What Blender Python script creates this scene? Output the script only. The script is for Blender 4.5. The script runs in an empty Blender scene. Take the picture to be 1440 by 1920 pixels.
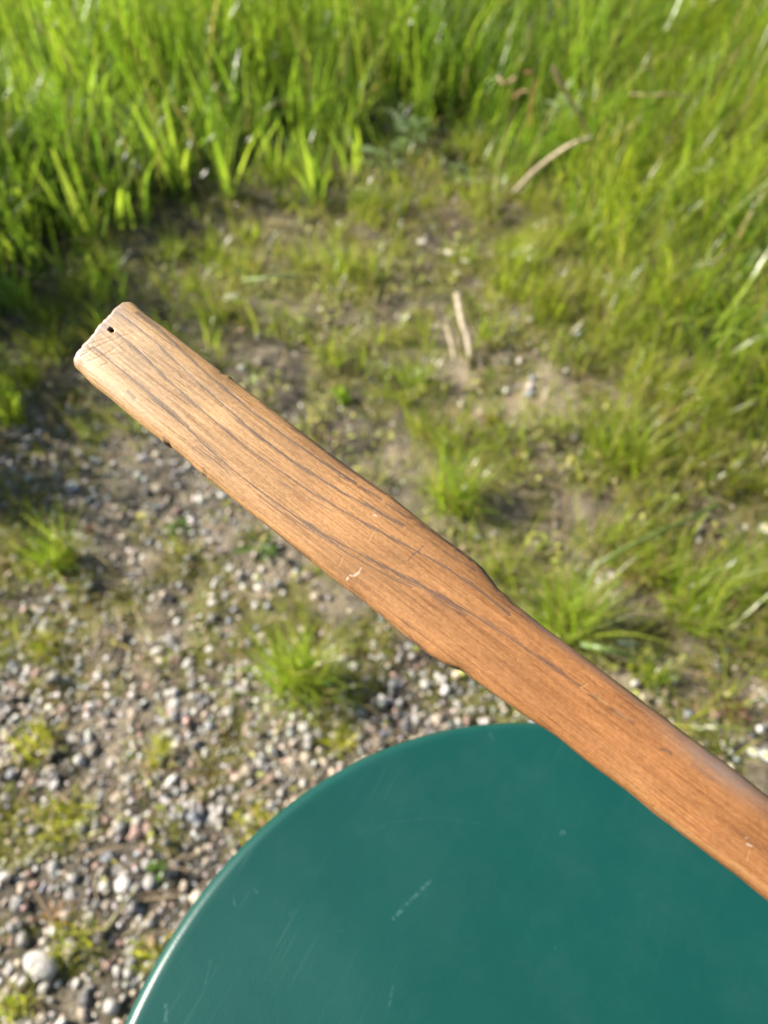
import bpy, math, random
import numpy as np
from math import radians

# ------------------------------------------------------------------ camera, sky, sun
F = 1360.0                      # focal length in pixels of the 1440 x 1920 photograph
PITCH = radians(50)
CAM_H = 1.0
scene = bpy.context.scene
cam_data = bpy.data.cameras.new("camera")
cam = bpy.data.objects.new("camera", cam_data)
scene.collection.objects.link(cam)
cam.location = (0, 0, CAM_H)
cam.rotation_euler = (math.pi / 2 - PITCH, 0, 0)
cam_data.sensor_fit = 'VERTICAL'
cam_data.sensor_height = 9.8
cam_data.sensor_width = 7.35
cam_data.lens = 9.8 * F / 1920
cam_data.clip_start = 0.01
cam_data.clip_end = 2000
cam_data.dof.use_dof = True
cam_data.dof.focus_distance = 0.245
cam_data.dof.aperture_fstop = 2.25
scene.camera = cam

SUN_EL = radians(31.5)
SUN_H = np.array([-0.966, 0.259])           # horizontal direction towards the sun
world = bpy.data.worlds.new("World")
scene.world = world
world.use_nodes = True
wn = world.node_tree.nodes
sky = wn.new("ShaderNodeTexSky")
sky.sky_type = 'NISHITA'
sky.sun_disc = False
sky.sun_elevation = SUN_EL
sky.sun_rotation = math.atan2(SUN_H[0], SUN_H[1])
world.node_tree.links.new(sky.outputs[0], wn["Background"].inputs[0])
wn["Background"].inputs[1].default_value = 0.05
sun_data = bpy.data.lights.new("sun", 'SUN')
sun_data.energy = 5.0
sun_data.angle = radians(0.53)
sun_data.color = (1.0, 0.93, 0.82)
sun = bpy.data.objects.new("sun", sun_data)
scene.collection.objects.link(sun)
sdir = np.array([SUN_H[0] * math.cos(SUN_EL), SUN_H[1] * math.cos(SUN_EL), math.sin(SUN_EL)])
from mathutils import Vector
sun.rotation_euler = Vector(tuple(sdir)).to_track_quat('Z', 'Y').to_euler()
sun.location = tuple(sdir * 30)
scene.view_settings.view_transform = 'Standard'
scene.view_settings.look = 'None'
scene.view_settings.gamma = 1
scene.view_settings.exposure = 1.58
scene.render.engine = 'CYCLES'
scene.cycles.max_bounces = 8
scene.cycles.transparent_max_bounces = 8
scene.cycles.sample_clamp_indirect = 6

# ------------------------------------------------------------------ helpers
rng = np.random.default_rng(11)
random.seed(5)
COL = scene.collection
SP, CP = math.sin(PITCH), math.cos(PITCH)
RIGHT = np.array([1.0, 0, 0]); UP = np.array([0, SP, CP]); FWD = np.array([0, CP, -SP])
CAMP = np.array([0, 0, CAM_H])

def ray(px, py):
    return FWD + RIGHT * ((px - 720) / F) + UP * ((960 - py) / F)

def at(px, py, z=0.0):
    """point of height z that the photograph shows at (px, py)"""
    d = ray(px, py)
    return CAMP + d * ((z - CAM_H) / d[2])

def project(p):
    q = np.asarray(p) - CAMP
    dep = q @ FWD
    return 720 + F * (q @ RIGHT) / dep, 960 - F * (q @ UP) / dep, dep

def _hash(ix, iy, seed):
    h = (ix.astype(np.int64) * 374761393 + iy.astype(np.int64) * 668265263 + seed * 974634777) & 0x7fffffff
    h = ((h ^ (h >> 13)) * 1274126177) & 0x7fffffff
    return ((h ^ (h >> 16)) & 0xffff) / 65535.0

def noise(x, y, seed=0):
    x = np.asarray(x, float); y = np.asarray(y, float)
    ix = np.floor(x); iy = np.floor(y)
    fx = x - ix; fy = y - iy
    fx = fx * fx * (3 - 2 * fx); fy = fy * fy * (3 - 2 * fy)
    a = _hash(ix, iy, seed); b = _hash(ix + 1, iy, seed)
    c = _hash(ix, iy + 1, seed); d = _hash(ix + 1, iy + 1, seed)
    return (a * (1 - fx) + b * fx) * (1 - fy) + (c * (1 - fx) + d * fx) * fy

def fbm(x, y, seed=0, octs=3):
    s = 0; amp = 0.5; tot = 0
    for o in range(octs):
        s = s + amp * noise(x * 2 ** o, y * 2 ** o, seed + o * 17); tot += amp; amp *= 0.5
    return s / tot

def sstep(a, b, x):
    t = np.clip((np.asarray(x, float) - a) / (b - a), 0, 1)
    return t * t * (3 - 2 * t)

def gz(x, y):
    """height of the soil"""
    x = np.asarray(x, float); y = np.asarray(y, float)
    near = np.exp(-np.maximum(0, np.hypot(x, y - 1) - 4) / 4)
    return near * (0.030 * (fbm(x * 2.2, y * 2.2, 3) - .5) + 0.020 * (fbm(x * 9, y * 9, 8) - .5)
                   + 0.013 * (noise(x * 38, y * 38, 21) - .5))

def mesh_np(name, verts, quads=None, tris=None, cols=None, smooth=True):
    me = bpy.data.meshes.new(name)
    verts = np.asarray(verts, np.float32).reshape(-1, 3)
    nq = 0 if quads is None else len(quads); nt = 0 if tris is None else len(tris)
    me.vertices.add(len(verts)); me.vertices.foreach_set("co", verts.ravel())
    idx = []
    if nq: idx.append(np.asarray(quads, np.int32).ravel())
    if nt: idx.append(np.asarray(tris, np.int32).ravel())
    idx = np.concatenate(idx)
    me.loops.add(len(idx)); me.loops.foreach_set("vertex_index", idx)
    st = np.concatenate([np.arange(nq) * 4, nq * 4 + np.arange(nt) * 3]).astype(np.int32)
    me.polygons.add(nq + nt); me.polygons.foreach_set("loop_start", st)
    me.polygons.foreach_set("use_smooth", np.full(nq + nt, smooth))
    me.update(calc_edges=True)
    if cols is not None:
        a = me.attributes.new("tint", 'FLOAT_COLOR', 'POINT')
        c = np.ones((len(verts), 4), np.float32); c[:, :3] = cols
        a.data.foreach_set("color", c.ravel())
    return me

def link(name, me, material=None, parent=None, loc=None):
    o = bpy.data.objects.new(name, me); COL.objects.link(o)
    if material is not None and me is not None and not me.materials: me.materials.append(material)
    if parent is not None: o.parent = parent
    if loc is not None: o.location = tuple(loc)
    return o

def tag(o, label=None, cat=None, group=None, kind=None):
    if label: o["label"] = label
    if cat: o["category"] = cat
    if group: o["group"] = group
    if kind: o["kind"] = kind
    return o

# ------------------------------------------------------------------ materials
class NT:
    def __init__(self, name):
        self.m = bpy.data.materials.new(name); self.m.use_nodes = True
        self.t = self.m.node_tree; self.n = self.t.nodes
        self.p = self.n["Principled BSDF"]; self.out = self.n["Material Output"]
    def new(self, kind, **kw):
        nd = self.n.new(kind)
        for k, v in kw.items(): setattr(nd, k, v)
        return nd
    def link(self, a, b): self.t.links.new(a, b)
    def math(self, op, a, b=None, clamp=False):
        nd = self.new("ShaderNodeMath", operation=op, use_clamp=clamp)
        for i, v in enumerate((a, b)):
            if v is None: continue
            if isinstance(v, (int, float)): nd.inputs[i].default_value = v
            else: self.link(v, nd.inputs[i])
        return nd.outputs[0]
    def mix(self, fac, a, b, blend='MIX'):
        nd = self.new("ShaderNodeMix", data_type='RGBA', blend_type=blend)
        for i, v in ((0, fac), (6, a), (7, b)):
            if isinstance(v, (int, float)): nd.inputs[i].default_value = v
            elif isinstance(v, tuple): nd.inputs[i].default_value = (*v, 1)
            else: self.link(v, nd.inputs[i])
        return nd.outputs[2]
    def attr(self, name): return self.new("ShaderNodeAttribute", attribute_name=name)
    def noise(self, vec, scale, detail=3, rough=.55):
        nd = self.new("ShaderNodeTexNoise"); nd.inputs["Scale"].default_value = scale
        nd.inputs["Detail"].default_value = detail; nd.inputs["Roughness"].default_value = rough
        if vec is not None: self.link(vec, nd.inputs["Vector"])
        return nd.outputs[0]
    def ramp(self, fac, stops):
        nd = self.new("ShaderNodeValToRGB"); e = nd.color_ramp.elements
        while len(e) < len(stops): e.new(0.5)
        for el, (p, c) in zip(e, stops):
            el.position = p; el.color = (*c, 1) if isinstance(c, tuple) else (c, c, c, 1)
        self.link(fac, nd.inputs[0]); return nd.outputs[0]
    def mapped(self, vec, scale):
        nd = self.new("ShaderNodeMapping"); nd.inputs["Scale"].default_value = scale
        self.link(vec, nd.inputs[0]); return nd.outputs[0]
    def bump(self, h, strength, dist):
        nd = self.new("ShaderNodeBump"); nd.inputs["Strength"].default_value = strength
        nd.inputs["Distance"].default_value = dist; self.link(h, nd.inputs["Height"])
        self.link(nd.outputs[0], self.p.inputs["Normal"]); return nd

def leaf_material(name, rough=.38, trans=.45, spec=.5):
    """thin leaf: waxy front, light shining through; its own colour from the mesh"""
    k = NT(name)
    a = k.attr("tint").outputs["Color"]
    k.link(a, k.p.inputs["Base Color"])
    k.p.inputs["Roughness"].default_value = rough
    k.p.inputs["Specular IOR Level"].default_value = spec
    tr = k.new("ShaderNodeBsdfTranslucent")
    tc = k.mix(1.0, a, (1.38, 1.55, .8), 'MULTIPLY')
    k.link(tc, tr.inputs[0])
    mx = k.new("ShaderNodeMixShader"); mx.inputs[0].default_value = trans
    k.link(k.p.outputs[0], mx.inputs[1]); k.link(tr.outputs[0], mx.inputs[2])
    k.link(mx.outputs[0], k.out.inputs[0])
    return k.m

LEAF = leaf_material("grass_leaf", .30, .55)
DRY = leaf_material("dry_straw", .55, .25, .3)
PETAL = leaf_material("petal", .5, .3, .3)

def stone_material(name, attr):
    k = NT(name)
    tc = k.new("ShaderNodeTexCoord").outputs["Object"]
    base = k.attr("tint").outputs["Color"] if attr else attr
    n1 = k.noise(tc, 260 if attr else 260, 4)
    c = k.mix(1.0, base, k.ramp(n1, [(.3, .72), (.7, 1.15)]), 'MULTIPLY')
    k.link(c, k.p.inputs["Base Color"])
    k.p.inputs["Roughness"].default_value = .42
    k.bump(n1, .35, .0006)
    return k.m

STONE = stone_material("pebble_stone", True)

def stone_flat(name, col, rough=.42):
    k = NT(name)
    geo = k.new("ShaderNodeObjectInfo")
    tc = k.new("ShaderNodeTexCoord").outputs["Object"]
    n1 = k.noise(tc, 2.2, 5, .6)
    v = k.math('ADD', k.math('MULTIPLY', geo.outputs["Random"], .5), .72)
    c = k.mix(1.0, col, v, 'MULTIPLY')
    c = k.mix(1.0, c, k.ramp(n1, [(.3, .65), (.7, 1.15)]), 'MULTIPLY')
    k.link(c, k.p.inputs["Base Color"]); k.p.inputs["Roughness"].default_value = rough
    k.bump(n1, .4, .06)
    return k.m

PEB_CLASSES = [
    ("white", (.58, .55, .50), .27), ("grey", (.36, .34, .315), .32), ("dark grey", (.14, .135, .13), .07),
    ("tan", (.43, .355, .27), .22), ("pinkish", (.40, .26, .21), .06), ("bluish grey", (.28, .30, .33), .05)]
PEB_MATS = [stone_flat("stone_" + n.replace(" ", "_"), c) for n, c, _ in PEB_CLASSES]

# ------------------------------------------------------------------ where things grow, by the spot on the ground
B_X = [-700, -350, -120, -30, 40, 120, 260, 350, 480, 600, 700, 850, 950, 1050, 1150, 1250, 1350, 1440, 2000]
B_Y = [1250, 1050, 860, 690, 560, 510, 400, 352, 325, 330, 300, 300, 340, 420, 550, 680, 800, 900, 1150]

def px_of(x, y):
    q = np.stack([x, y, np.zeros_like(x)], -1)
    return project(q)

def meadow(x, y):
    """0..1 cover of tall meadow grass"""
    X, Y, dep = px_of(x, y)
    X = np.where(dep < .2, -9e3, X); b = np.interp(X, B_X, B_Y) + 70 * (fbm(x * 4, y * 4, 41) - .5) * 2
    m = sstep(20, -60, Y - b)
    far = (y > 2.6)
    return np.where((dep < .2) | far, 1.0 * (y > .6), m)

def blob(X, Y, cx, cy, rx, ry):
    return np.exp(-((X - cx) / rx) ** 2 - ((Y - cy) / ry) ** 2)

def gravel(x, y):
    X, Y, _ = px_of(x, y)
    g = .85 * sstep(1000, 1330, Y - .10 * (X - 300)) * sstep(1250, 800, X)
    g = np.maximum(g, .42 * sstep(620, 900, Y) * sstep(700, 450, X))
    g = np.maximum(g, .30 * blob(X, Y, 1330, 1340, 160, 110))
    g = np.maximum(g, .14 * blob(X, Y, 950, 690, 130, 90))
    g = np.maximum(g, .035 + 0 * X)
    return np.clip(g * (.6 + .8 * fbm(x * 12, y * 12, 77)), 0, 1)

def turf(x, y):
    X, Y, _ = px_of(x, y)
    t = .75 * sstep(780, 1050, X + .25 * (900 - Y)) * sstep(1500, 1250, Y)
    t = np.maximum(t, .62 * blob(X, Y, 620, 470, 330, 170)); t = np.maximum(t, .8 * blob(X, Y, 900, 420, 160, 100))
    t = np.maximum(t, .55 * blob(X, Y, 900, 850, 150, 120))
    t = np.maximum(t, .40 * blob(X, Y, 80, 650, 160, 150))
    t = t * (1 - .9 * blob(X, Y, 960, 720, 110, 80))
    t = t * (1 - .6 * blob(X, Y, 1330, 1330, 150, 90))
    return t

# ------------------------------------------------------------------ the ground
def axis_pts(a, b, step, far):
    mid = np.arange(a, b + step / 2, step)
    g = [step]
    while sum(g) < far: g.append(g[-1] * 1.16)
    g = np.cumsum(g)
    return np.concatenate([a - g[::-1], mid, b + g])
gx = axis_pts(-1.4, 1.4, .009, 400); gy = axis_pts(-.5, 2.6, .009, 400)
GX, GY = np.meshgrid(gx, gy)
gv = np.stack([GX, GY, gz(GX, GY)], -1)
nx, ny = len(gx), len(gy)
ii = (np.arange(ny - 1)[:, None] * nx + np.arange(nx - 1)[None]).ravel()
gq = np.stack([ii, ii + 1, ii + 1 + nx, ii + nx], -1)
x_, y_ = GX.ravel(), GY.ravel()
Xp, Yp, dep = px_of(x_, y_)
soil = np.array([.150, .124, .083]) * (.75 + .5 * fbm(x_ * 30, y_ * 30, 5))[:, None]
soil = soil * (1 - .60 * sstep(.45, .62, fbm(x_ * 6, y_ * 6, 15)))[:, None]
sand = np.array([.30, .24, .165])
sf = np.clip(np.maximum(.8 * blob(Xp, Yp, 960, 715, 110, 75), .65 * blob(Xp, Yp, 480, 1090, 160, 90)), 0, 1) * (dep > .2)
soil = soil * (1 - sf[:, None]) + sand * sf[:, None]
mossy = sstep(.50, .66, fbm(x_ * 14, y_ * 14, 31)) * .8
mossy = mossy * np.where(dep > .2, sstep(300, 420, Yp), 0)
soil = soil * (1 - mossy[:, None]) + np.array([.125, .125, .03]) * mossy[:, None]
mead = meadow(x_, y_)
soil = soil * (1 - .85 * mead[:, None]) + np.array([.035, .032, .015]) * .85 * mead[:, None]  # meadow soil darkened in colour to stand in for shade between the blades
farg = sstep(5, 12, np.hypot(x_, y_))
soil = soil * (1 - farg[:, None]) + np.array([.07, .115, .02]) * farg[:, None]
k = NT("soil")
tint = k.attr("tint").outputs["Color"]
oc = k.new("ShaderNodeTexCoord").outputs["Object"]
n1 = k.noise(oc, 420, 5, .65)
vor = k.new("ShaderNodeTexVoronoi"); vor.inputs["Scale"].default_value = 210; k.link(oc, vor.inputs["Vector"])
c = k.mix(1.0, tint, k.ramp(n1, [(.3, .5), (.7, 1.4)]), 'MULTIPLY')
grit = k.ramp(vor.outputs["Color"], [(.0, .62), (1, 1.45)])
c = k.mix(.8, c, k.mix(1.0, c, grit, 'MULTIPLY'))
k.link(c, k.p.inputs["Base Color"]); k.p.inputs["Roughness"].default_value = .9
h = k.math('SUBTRACT', n1, vor.outputs["Distance"])
k.bump(h, .7, .004)
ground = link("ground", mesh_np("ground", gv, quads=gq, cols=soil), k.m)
tag(ground, "grey brown soil with moss and grit under the grass", None, None, "structure")

# ------------------------------------------------------------------ blades of grass
def ribbon(base, height, width, head, lean, curl, colb, colt, seg=5, twist=None, fold=.0, jit=None, taper=.75):
    """n curved tapering blades; returns verts, quads, colours"""
    n = len(height)
    s = np.linspace(0, 1, seg + 1)
    ang = lean[:, None] + curl[:, None] * s[None] ** 1.3
    ds = height[:, None] / seg
    am = (ang[:, 1:] + ang[:, :-1]) / 2
    r = np.concatenate([np.zeros((n, 1)), np.cumsum(np.sin(am) * ds, 1)], 1)
    z = np.concatenate([np.zeros((n, 1)), np.cumsum(np.cos(am) * ds, 1)], 1)
    hx, hy = np.cos(head), np.sin(head)
    cx = base[:, 0:1] + hx[:, None] * r; cy = base[:, 1:2] + hy[:, None] * r
    cz = base[:, 2:3] + z
    tw = (head + np.pi / 2) if twist is None else head + np.pi / 2 + twist
    sx, sy = np.cos(tw), np.sin(tw)
    prof = np.minimum(1, .55 + 1.6 * s) * np.clip((1 - s) / (1 - .0), 0, 1) ** taper
    w = width[:, None] * prof[None] / 2
    L = np.stack([cx - sx[:, None] * w, cy - sy[:, None] * w, cz], -1)
    R = np.stack([cx + sx[:, None] * w, cy + sy[:, None] * w, cz], -1)
    v = np.stack([L, R], 2).reshape(n, -1, 3)
    c = colb[:, None, :] * (1 - s)[None, :, None] + colt[:, None, :] * s[None, :, None]
    c = np.repeat(c, 2, 1)
    b = (np.arange(n) * (seg + 1) * 2)[:, None] + (np.arange(seg) * 2)[None]
    b = b.ravel()
    q = np.stack([b, b + 1, b + 3, b + 2], -1)
    return v.reshape(-1, 3), q, c.reshape(-1, 3)

def join(parts):
    vs, qs, cs, off = [], [], [], 0
    for v, q, c in parts:
        vs.append(v); qs.append(q + off); cs.append(c); off += len(v)
    return np.concatenate(vs), np.concatenate(qs), np.concatenate(cs)

def greens(n, warm=0.0, spread=.25):
    t = rng.random(n)[:, None]
    a = np.array([.114, .210, .020]); b = np.array([.270, .345, .048])
    c = a * (1 - t) + b * t
    c = c * (1 + warm * np.array([.9, .25, 0]))
    return c * (1 + spread * (rng.random((n, 1)) * 2 - 1))

def with_dry(col, frac):
    m = rng.random(len(col)) < frac
    col = col.copy(); col[m] = np.array([.36, .27, .13]) * (.7 + .6 * rng.random((m.sum(), 1)))
    return col

def scatter(n, x0, x1, y0, y1, dens):
    out = []
    tot = 0
    while tot < n:
        x = rng.uniform(x0, x1, n * 2); y = rng.uniform(y0, y1, n * 2)
        keep = rng.random(n * 2) < dens(x, y)
        p = np.stack([x[keep], y[keep]], -1); out.append(p); tot += len(p)
        if len(p) == 0: break
    p = np.concatenate(out)[:n]
    return np.column_stack([p, gz(p[:, 0], p[:, 1])])

parts = []
# far and middle meadow, tall
def d_tall(x, y):
    X, Y, _ = px_of(x, y)
    right = sstep(950, 1250, X + (Y - 300) * .3)
    return meadow(x, y) * (1 - .75 * right * (y < 3)) * (.06 + sstep(.38, .62, fbm(x * 6, y * 6, 55)))
P = scatter(14500, -2.0, 2.1, .9, 4.2, d_tall)
n = len(P)
edge = meadow(P[:, 0], P[:, 1])
hgt = rng.uniform(.15, .44, n) * (.65 + .5 * fbm(P[:, 0] * 3, P[:, 1] * 3, 61)) * (.5 + .5 * edge)
col = with_dry(greens(n), .09)
col = col * (.45 + 1.1 * fbm(P[:, 0] * 11, P[:, 1] * 11, 65))[:, None]
parts.append(ribbon(P, hgt, rng.uniform(.004, .0125, n), rng.uniform(0, 2 * np.pi, n), rng.uniform(.0, .5, n),
                    rng.gamma(1.5, .60, n), col * .85, col, 6, rng.normal(0, .5, n)))
# farther meadow, thinner cover with wider blades
P = scatter(9000, -5, 5, 3.9, 9, lambda x, y: np.full_like(x, 1.0))
n = len(P); col = greens(n)
parts.append(ribbon(P, rng.uniform(.15, .34, n), rng.uniform(.006, .012, n), rng.uniform(0, 2 * np.pi, n), rng.uniform(0, .35, n),
                    rng.gamma(1.6, .35, n), col * .8, col, 4, rng.normal(0, .5, n)))
def d_stand(x, y):
    X, Y, _ = px_of(x, y)
    return sstep(2.45, 2.75, y + .10 * np.sin(x * 5) - .15 * np.minimum(x, 0) * 0) * sstep(1.0, .3, x) * (.15 + sstep(.35, .6, fbm(x * 5, y * 5, 155)))
P = scatter(5200, -2.6, 1.0, 2.3, 4.0, d_stand)
n = len(P); col = with_dry(greens(n, .1), .04) * (.6 + .8 * fbm(P[:, 0] * 8, P[:, 1] * 8, 67))[:, None]
parts.append(ribbon(P, rng.uniform(.30, .62, n), rng.uniform(.005, .010, n), rng.uniform(0, 2 * np.pi, n), rng.uniform(0, .4, n),
                    rng.gamma(1.5, .55, n), col * .85, col, 7, rng.normal(0, .5, n)))
for xa_, xb_, nn_ in ((2.0, 4.6, 4200), (-4.6, -1.9, 4200)):
    P = scatter(nn_, xa_, xb_, .8, 4.3, lambda x, y: np.full_like(x, 1.0))
    n = len(P); col = with_dry(greens(n, .2), .06)
    parts.append(ribbon(P, rng.uniform(.13, .34, n), rng.uniform(.005, .012, n), rng.uniform(0, 6.28, n), rng.uniform(0, .45, n), rng.gamma(1.6, .5, n), col * .85, col, 4, rng.normal(0, .5, n)))
# low leaves added under the tall blades, coloured dark to deepen the shaded gaps
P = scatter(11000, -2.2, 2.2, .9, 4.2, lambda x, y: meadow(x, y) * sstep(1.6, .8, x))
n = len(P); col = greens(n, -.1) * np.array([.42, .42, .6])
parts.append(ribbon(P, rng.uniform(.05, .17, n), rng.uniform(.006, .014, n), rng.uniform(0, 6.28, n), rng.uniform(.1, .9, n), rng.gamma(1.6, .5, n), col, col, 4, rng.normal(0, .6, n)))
# tall clumps standing along the left side; their long shadows cross the clearing
for cx_, cy_, hh_, nn_, sp_ in ((-60, 330, .52, 420, .10), (-150, 430, .50, 160, .06), (-270, 530, .64, 520, .085), (-300, 680, .56, 160, .045), (-300, 850, .44, 200, .05)):
    p0 = at(cx_, cy_, 0)
    P = np.column_stack([rng.normal(p0[0], sp_ * .6, nn_), rng.normal(p0[1], sp_ * .5, nn_)]); P = np.column_stack([P, gz(P[:, 0], P[:, 1])])
    col = greens(nn_, .1)
    parts.append(ribbon(P, hh_ * rng.uniform(.55, 1.1, nn_), rng.uniform(.006, .012, nn_), rng.uniform(0, 6.28, nn_), rng.uniform(0, .25, nn_), rng.gamma(1.6, .35, nn_), col * .85, col, 7, rng.normal(0, .5, nn_)))
# fine soft grass leaning over at the side
def d_fine(x, y):
    X, Y, _ = px_of(x, y)
    return meadow(x, y) * sstep(900, 1250, X + (Y - 300) * .3) * (.25 + sstep(.35, .6, fbm(x * 7, y * 7, 57)))
P = scatter(14000, .1, 2.3, .6, 3.6, d_fine)
n = len(P)
col = with_dry(greens(n, .42), .08) * 1.2 * (.55 + .9 * fbm(P[:, 0] * 9, P[:, 1] * 9, 66))[:, None]
edge = meadow(P[:, 0], P[:, 1])
parts.append(ribbon(P, rng.uniform(.10, .30, n) * (.55 + .45 * edge), rng.uniform(.002, .0058, n), rng.normal(-2.2, 1.2, n), rng.uniform(.05, .5, n),
                    rng.gamma(2.2, .38, n), col * .85, col, 6, rng.normal(0, .6, n)))
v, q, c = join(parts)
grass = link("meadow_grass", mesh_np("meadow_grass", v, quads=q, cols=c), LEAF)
tag(grass, "tall bright green meadow grass growing round the bare patch", "grass", None, "stuff")

# low scattered turf: many little tufts that nobody could count
def little_tufts(cent, nb, hmin, hmax, wmin, wmax, warm, dry, spread=.018, curl=.55):
    m = len(cent)
    k_ = rng.poisson(nb, m) + 4
    idx = np.repeat(np.arange(m), k_)
    n = len(idx)
    size = rng.uniform(.6, 1.25, m)[idx]
    head = rng.uniform(0, 2 * np.pi, n)
    rad = spread * np.sqrt(rng.random(n)) * size
    b = cent[idx].copy()
    b[:, 0] += np.cos(head) * rad; b[:, 1] += np.sin(head) * rad
    b[:, 2] = gz(b[:, 0], b[:, 1]) - .002
    tone = (.8 + .4 * rng.random(m))[idx][:, None]
    col = with_dry(greens(n, warm), dry) * tone
    return ribbon(b, rng.uniform(hmin, hmax, n) * size, rng.uniform(wmin, wmax, n), head + rng.normal(0, .5, n), rng.uniform(.1, .7, n),
                  rng.gamma(2, curl / 2, n), col * .85, col, 4, rng.normal(0, .5, n))

def d_turf(x, y):
    return turf(x, y) * sstep(.32, .62, fbm(x * 7, y * 7, 91)) * (1 - meadow(x, y))
C1 = scatter(760, -1.3, 1.5, .25, 2.5, d_turf)
parts = [little_tufts(C1, 14, .03, .13, .0018, .0046, .4, .16)]
C2 = scatter(480, -1.3, 1.5, .25, 2.4, lambda x, y: (1 - meadow(x, y)) * sstep(.45, .65, fbm(x * 9, y * 9, 191)))
parts.append(little_tufts(C2, 10, .012, .05, .0012, .0026, .5, .22, .014))
C3 = scatter(420, -1.0, 1.5, .3, 2.3, lambda x, y: (.25 + .75 * turf(x, y)) * (1 - meadow(x, y)) * (1 - gravel(x, y)))
parts.append(little_tufts(C3, 9, .03, .10, .0012, .0028, .5, .75, .02, .9))
v, q, c = join(parts)
tag(link("short_grass", mesh_np("short_grass", v, quads=q, cols=c), LEAF),
    "thin short grass sprouting in patches from the bare soil", "grass", None, "stuff")

# moss: mats of tiny upright shoots, yellowish green
def d_moss(x, y):
    X, Y, _ = px_of(x, y)
    return (1 - meadow(x, y)) * sstep(.50, .64, fbm(x * 14, y * 14, 31)) * sstep(330, 520, Y) * (.35 + .65 * sstep(800, 1150, Y - .3 * (X - 300)))
P = scatter(24000, -.9, 1.1, .15, 1.9, d_moss)
n = len(P)
t = rng.random((n, 1))
och = sstep(.5, .62, fbm(P[:, 0] * 17, P[:, 1] * 17, 231))[:, None]
col = (np.array([.14, .145, .018]) * (1 - t) + np.array([.27, .235, .03]) * t) * (1 - och) + np.array([.24, .165, .06]) * och
col = col * (.7 + .6 * fbm(P[:, 0] * 25, P[:, 1] * 25, 7))[:, None]
v, q, c = ribbon(P, rng.uniform(.006, .020, n), rng.uniform(.0012, .0026, n), rng.uniform(0, 6.28, n), rng.uniform(0, .7, n),
                 rng.uniform(0, .8, n), col * .7, col, 2)
tag(link("moss", mesh_np("moss", v, quads=q, cols=c), LEAF), "yellowish green moss matting the soil and gravel", "moss", None, "stuff")

# tiny round weed leaves and bits of dead straw lying about
def leaflets(P, size, col, tilt=.5):
    n = len(P)
    a = rng.uniform(0, 6.28, n); t1 = rng.normal(0, tilt, n); t2 = rng.normal(0, tilt, n)
    u = np.stack([np.cos(a), np.sin(a), t1], -1); w = np.stack([-np.sin(a), np.cos(a), t2], -1)
    ring = np.array([(-1, 0), (-.5, .42), (.3, .5), (1, 0), (.3, -.5), (-.5, -.42)])
    v = P[:, None, :] + size[:, None, None] * (u[:, None, :] * ring[None, :, :1] + w[:, None, :] * ring[None, :, 1:])
    b = (np.arange(n) * 6)[:, None]
    q = np.concatenate([b + np.array([[0, 1, 2, 3]]), b + np.array([[0, 3, 4, 5]])], 0)
    return v.reshape(-1, 3), q, np.repeat(col, 6, 0)
def d_weed(x, y):
    X, Y, _ = px_of(x, y)
    a = .85 * blob(X, Y, 620, 620, 330, 190) + .5 * blob(X, Y, 1180, 950, 300, 260) + .25 * sstep(1150, 900, Y) + .03
    return np.clip(a, 0, 1) * (1 - meadow(x, y)) * sstep(.40, .6, fbm(x * 11, y * 11, 131))
P = scatter(5500, -.9, 1.3, .2, 2.2, d_weed); n = len(P)
P[:, 2] += rng.uniform(.002, .016, n)
col = greens(n, .3, .5) * np.array([.95, .80, 1.6])
P[:, 2] += rng.uniform(0, .012, n); v, q, c = leaflets(P, rng.gamma(3, .0011, n) + .002, col)
tag(link("tiny_weeds", mesh_np("tiny_weeds", v, quads=q, cols=c), DRY), "tiny round leaved weeds creeping over the soil", "weeds", None, "stuff")

P = scatter(8500, -1.0, 1.4, .15, 2.3, lambda x, y: .25 + .75 * turf(x, y)); n = len(P)
P[:, 2] += rng.uniform(.001, .012, n)
t = rng.random((n, 1))
col = (np.array([.48, .39, .24]) * (1 - t) + np.array([.24, .15, .08]) * t)
v, q, c = ribbon(P, rng.uniform(.012, .075, n), rng.uniform(.0009, .0028, n), rng.uniform(0, 6.28, n), rng.uniform(1.3, 1.65, n), rng.normal(0, .25, n), col, col, 3, taper=.35)
tag(link("straw_litter", mesh_np("straw_litter", v, quads=q, cols=c), DRY), "dead straw and brown bits littered over the soil", "straw", None, "stuff")

# ------------------------------------------------------------------ the gravel
import bmesh
def pebble_mesh(name, seed, sub=2):
    bm = bmesh.new(); bmesh.ops.create_icosphere(bm, subdivisions=sub, radius=1)
    r = np.random.default_rng(seed)
    sc = np.array([1, r.uniform(.68, .95), r.uniform(.5, .75)])
    dirs = r.normal(size=(7, 3)); dirs /= np.linalg.norm(dirs, axis=1)[:, None]
    cut = r.uniform(.55, .9, 7)
    for vv in bm.verts:
        p = np.array(vv.co)
        for d_, c_ in zip(dirs, cut):
            e = p @ d_ - c_
            if e > 0: p = p - d_ * e * .85
        p = p * (1 + .05 * np.sin(3 * p @ dirs[0] + seed)) * sc
        vv.co = p
    for f in bm.faces: f.smooth = True
    me = bpy.data.meshes.new(name); bm.to_mesh(me); bm.free(); return me

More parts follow.
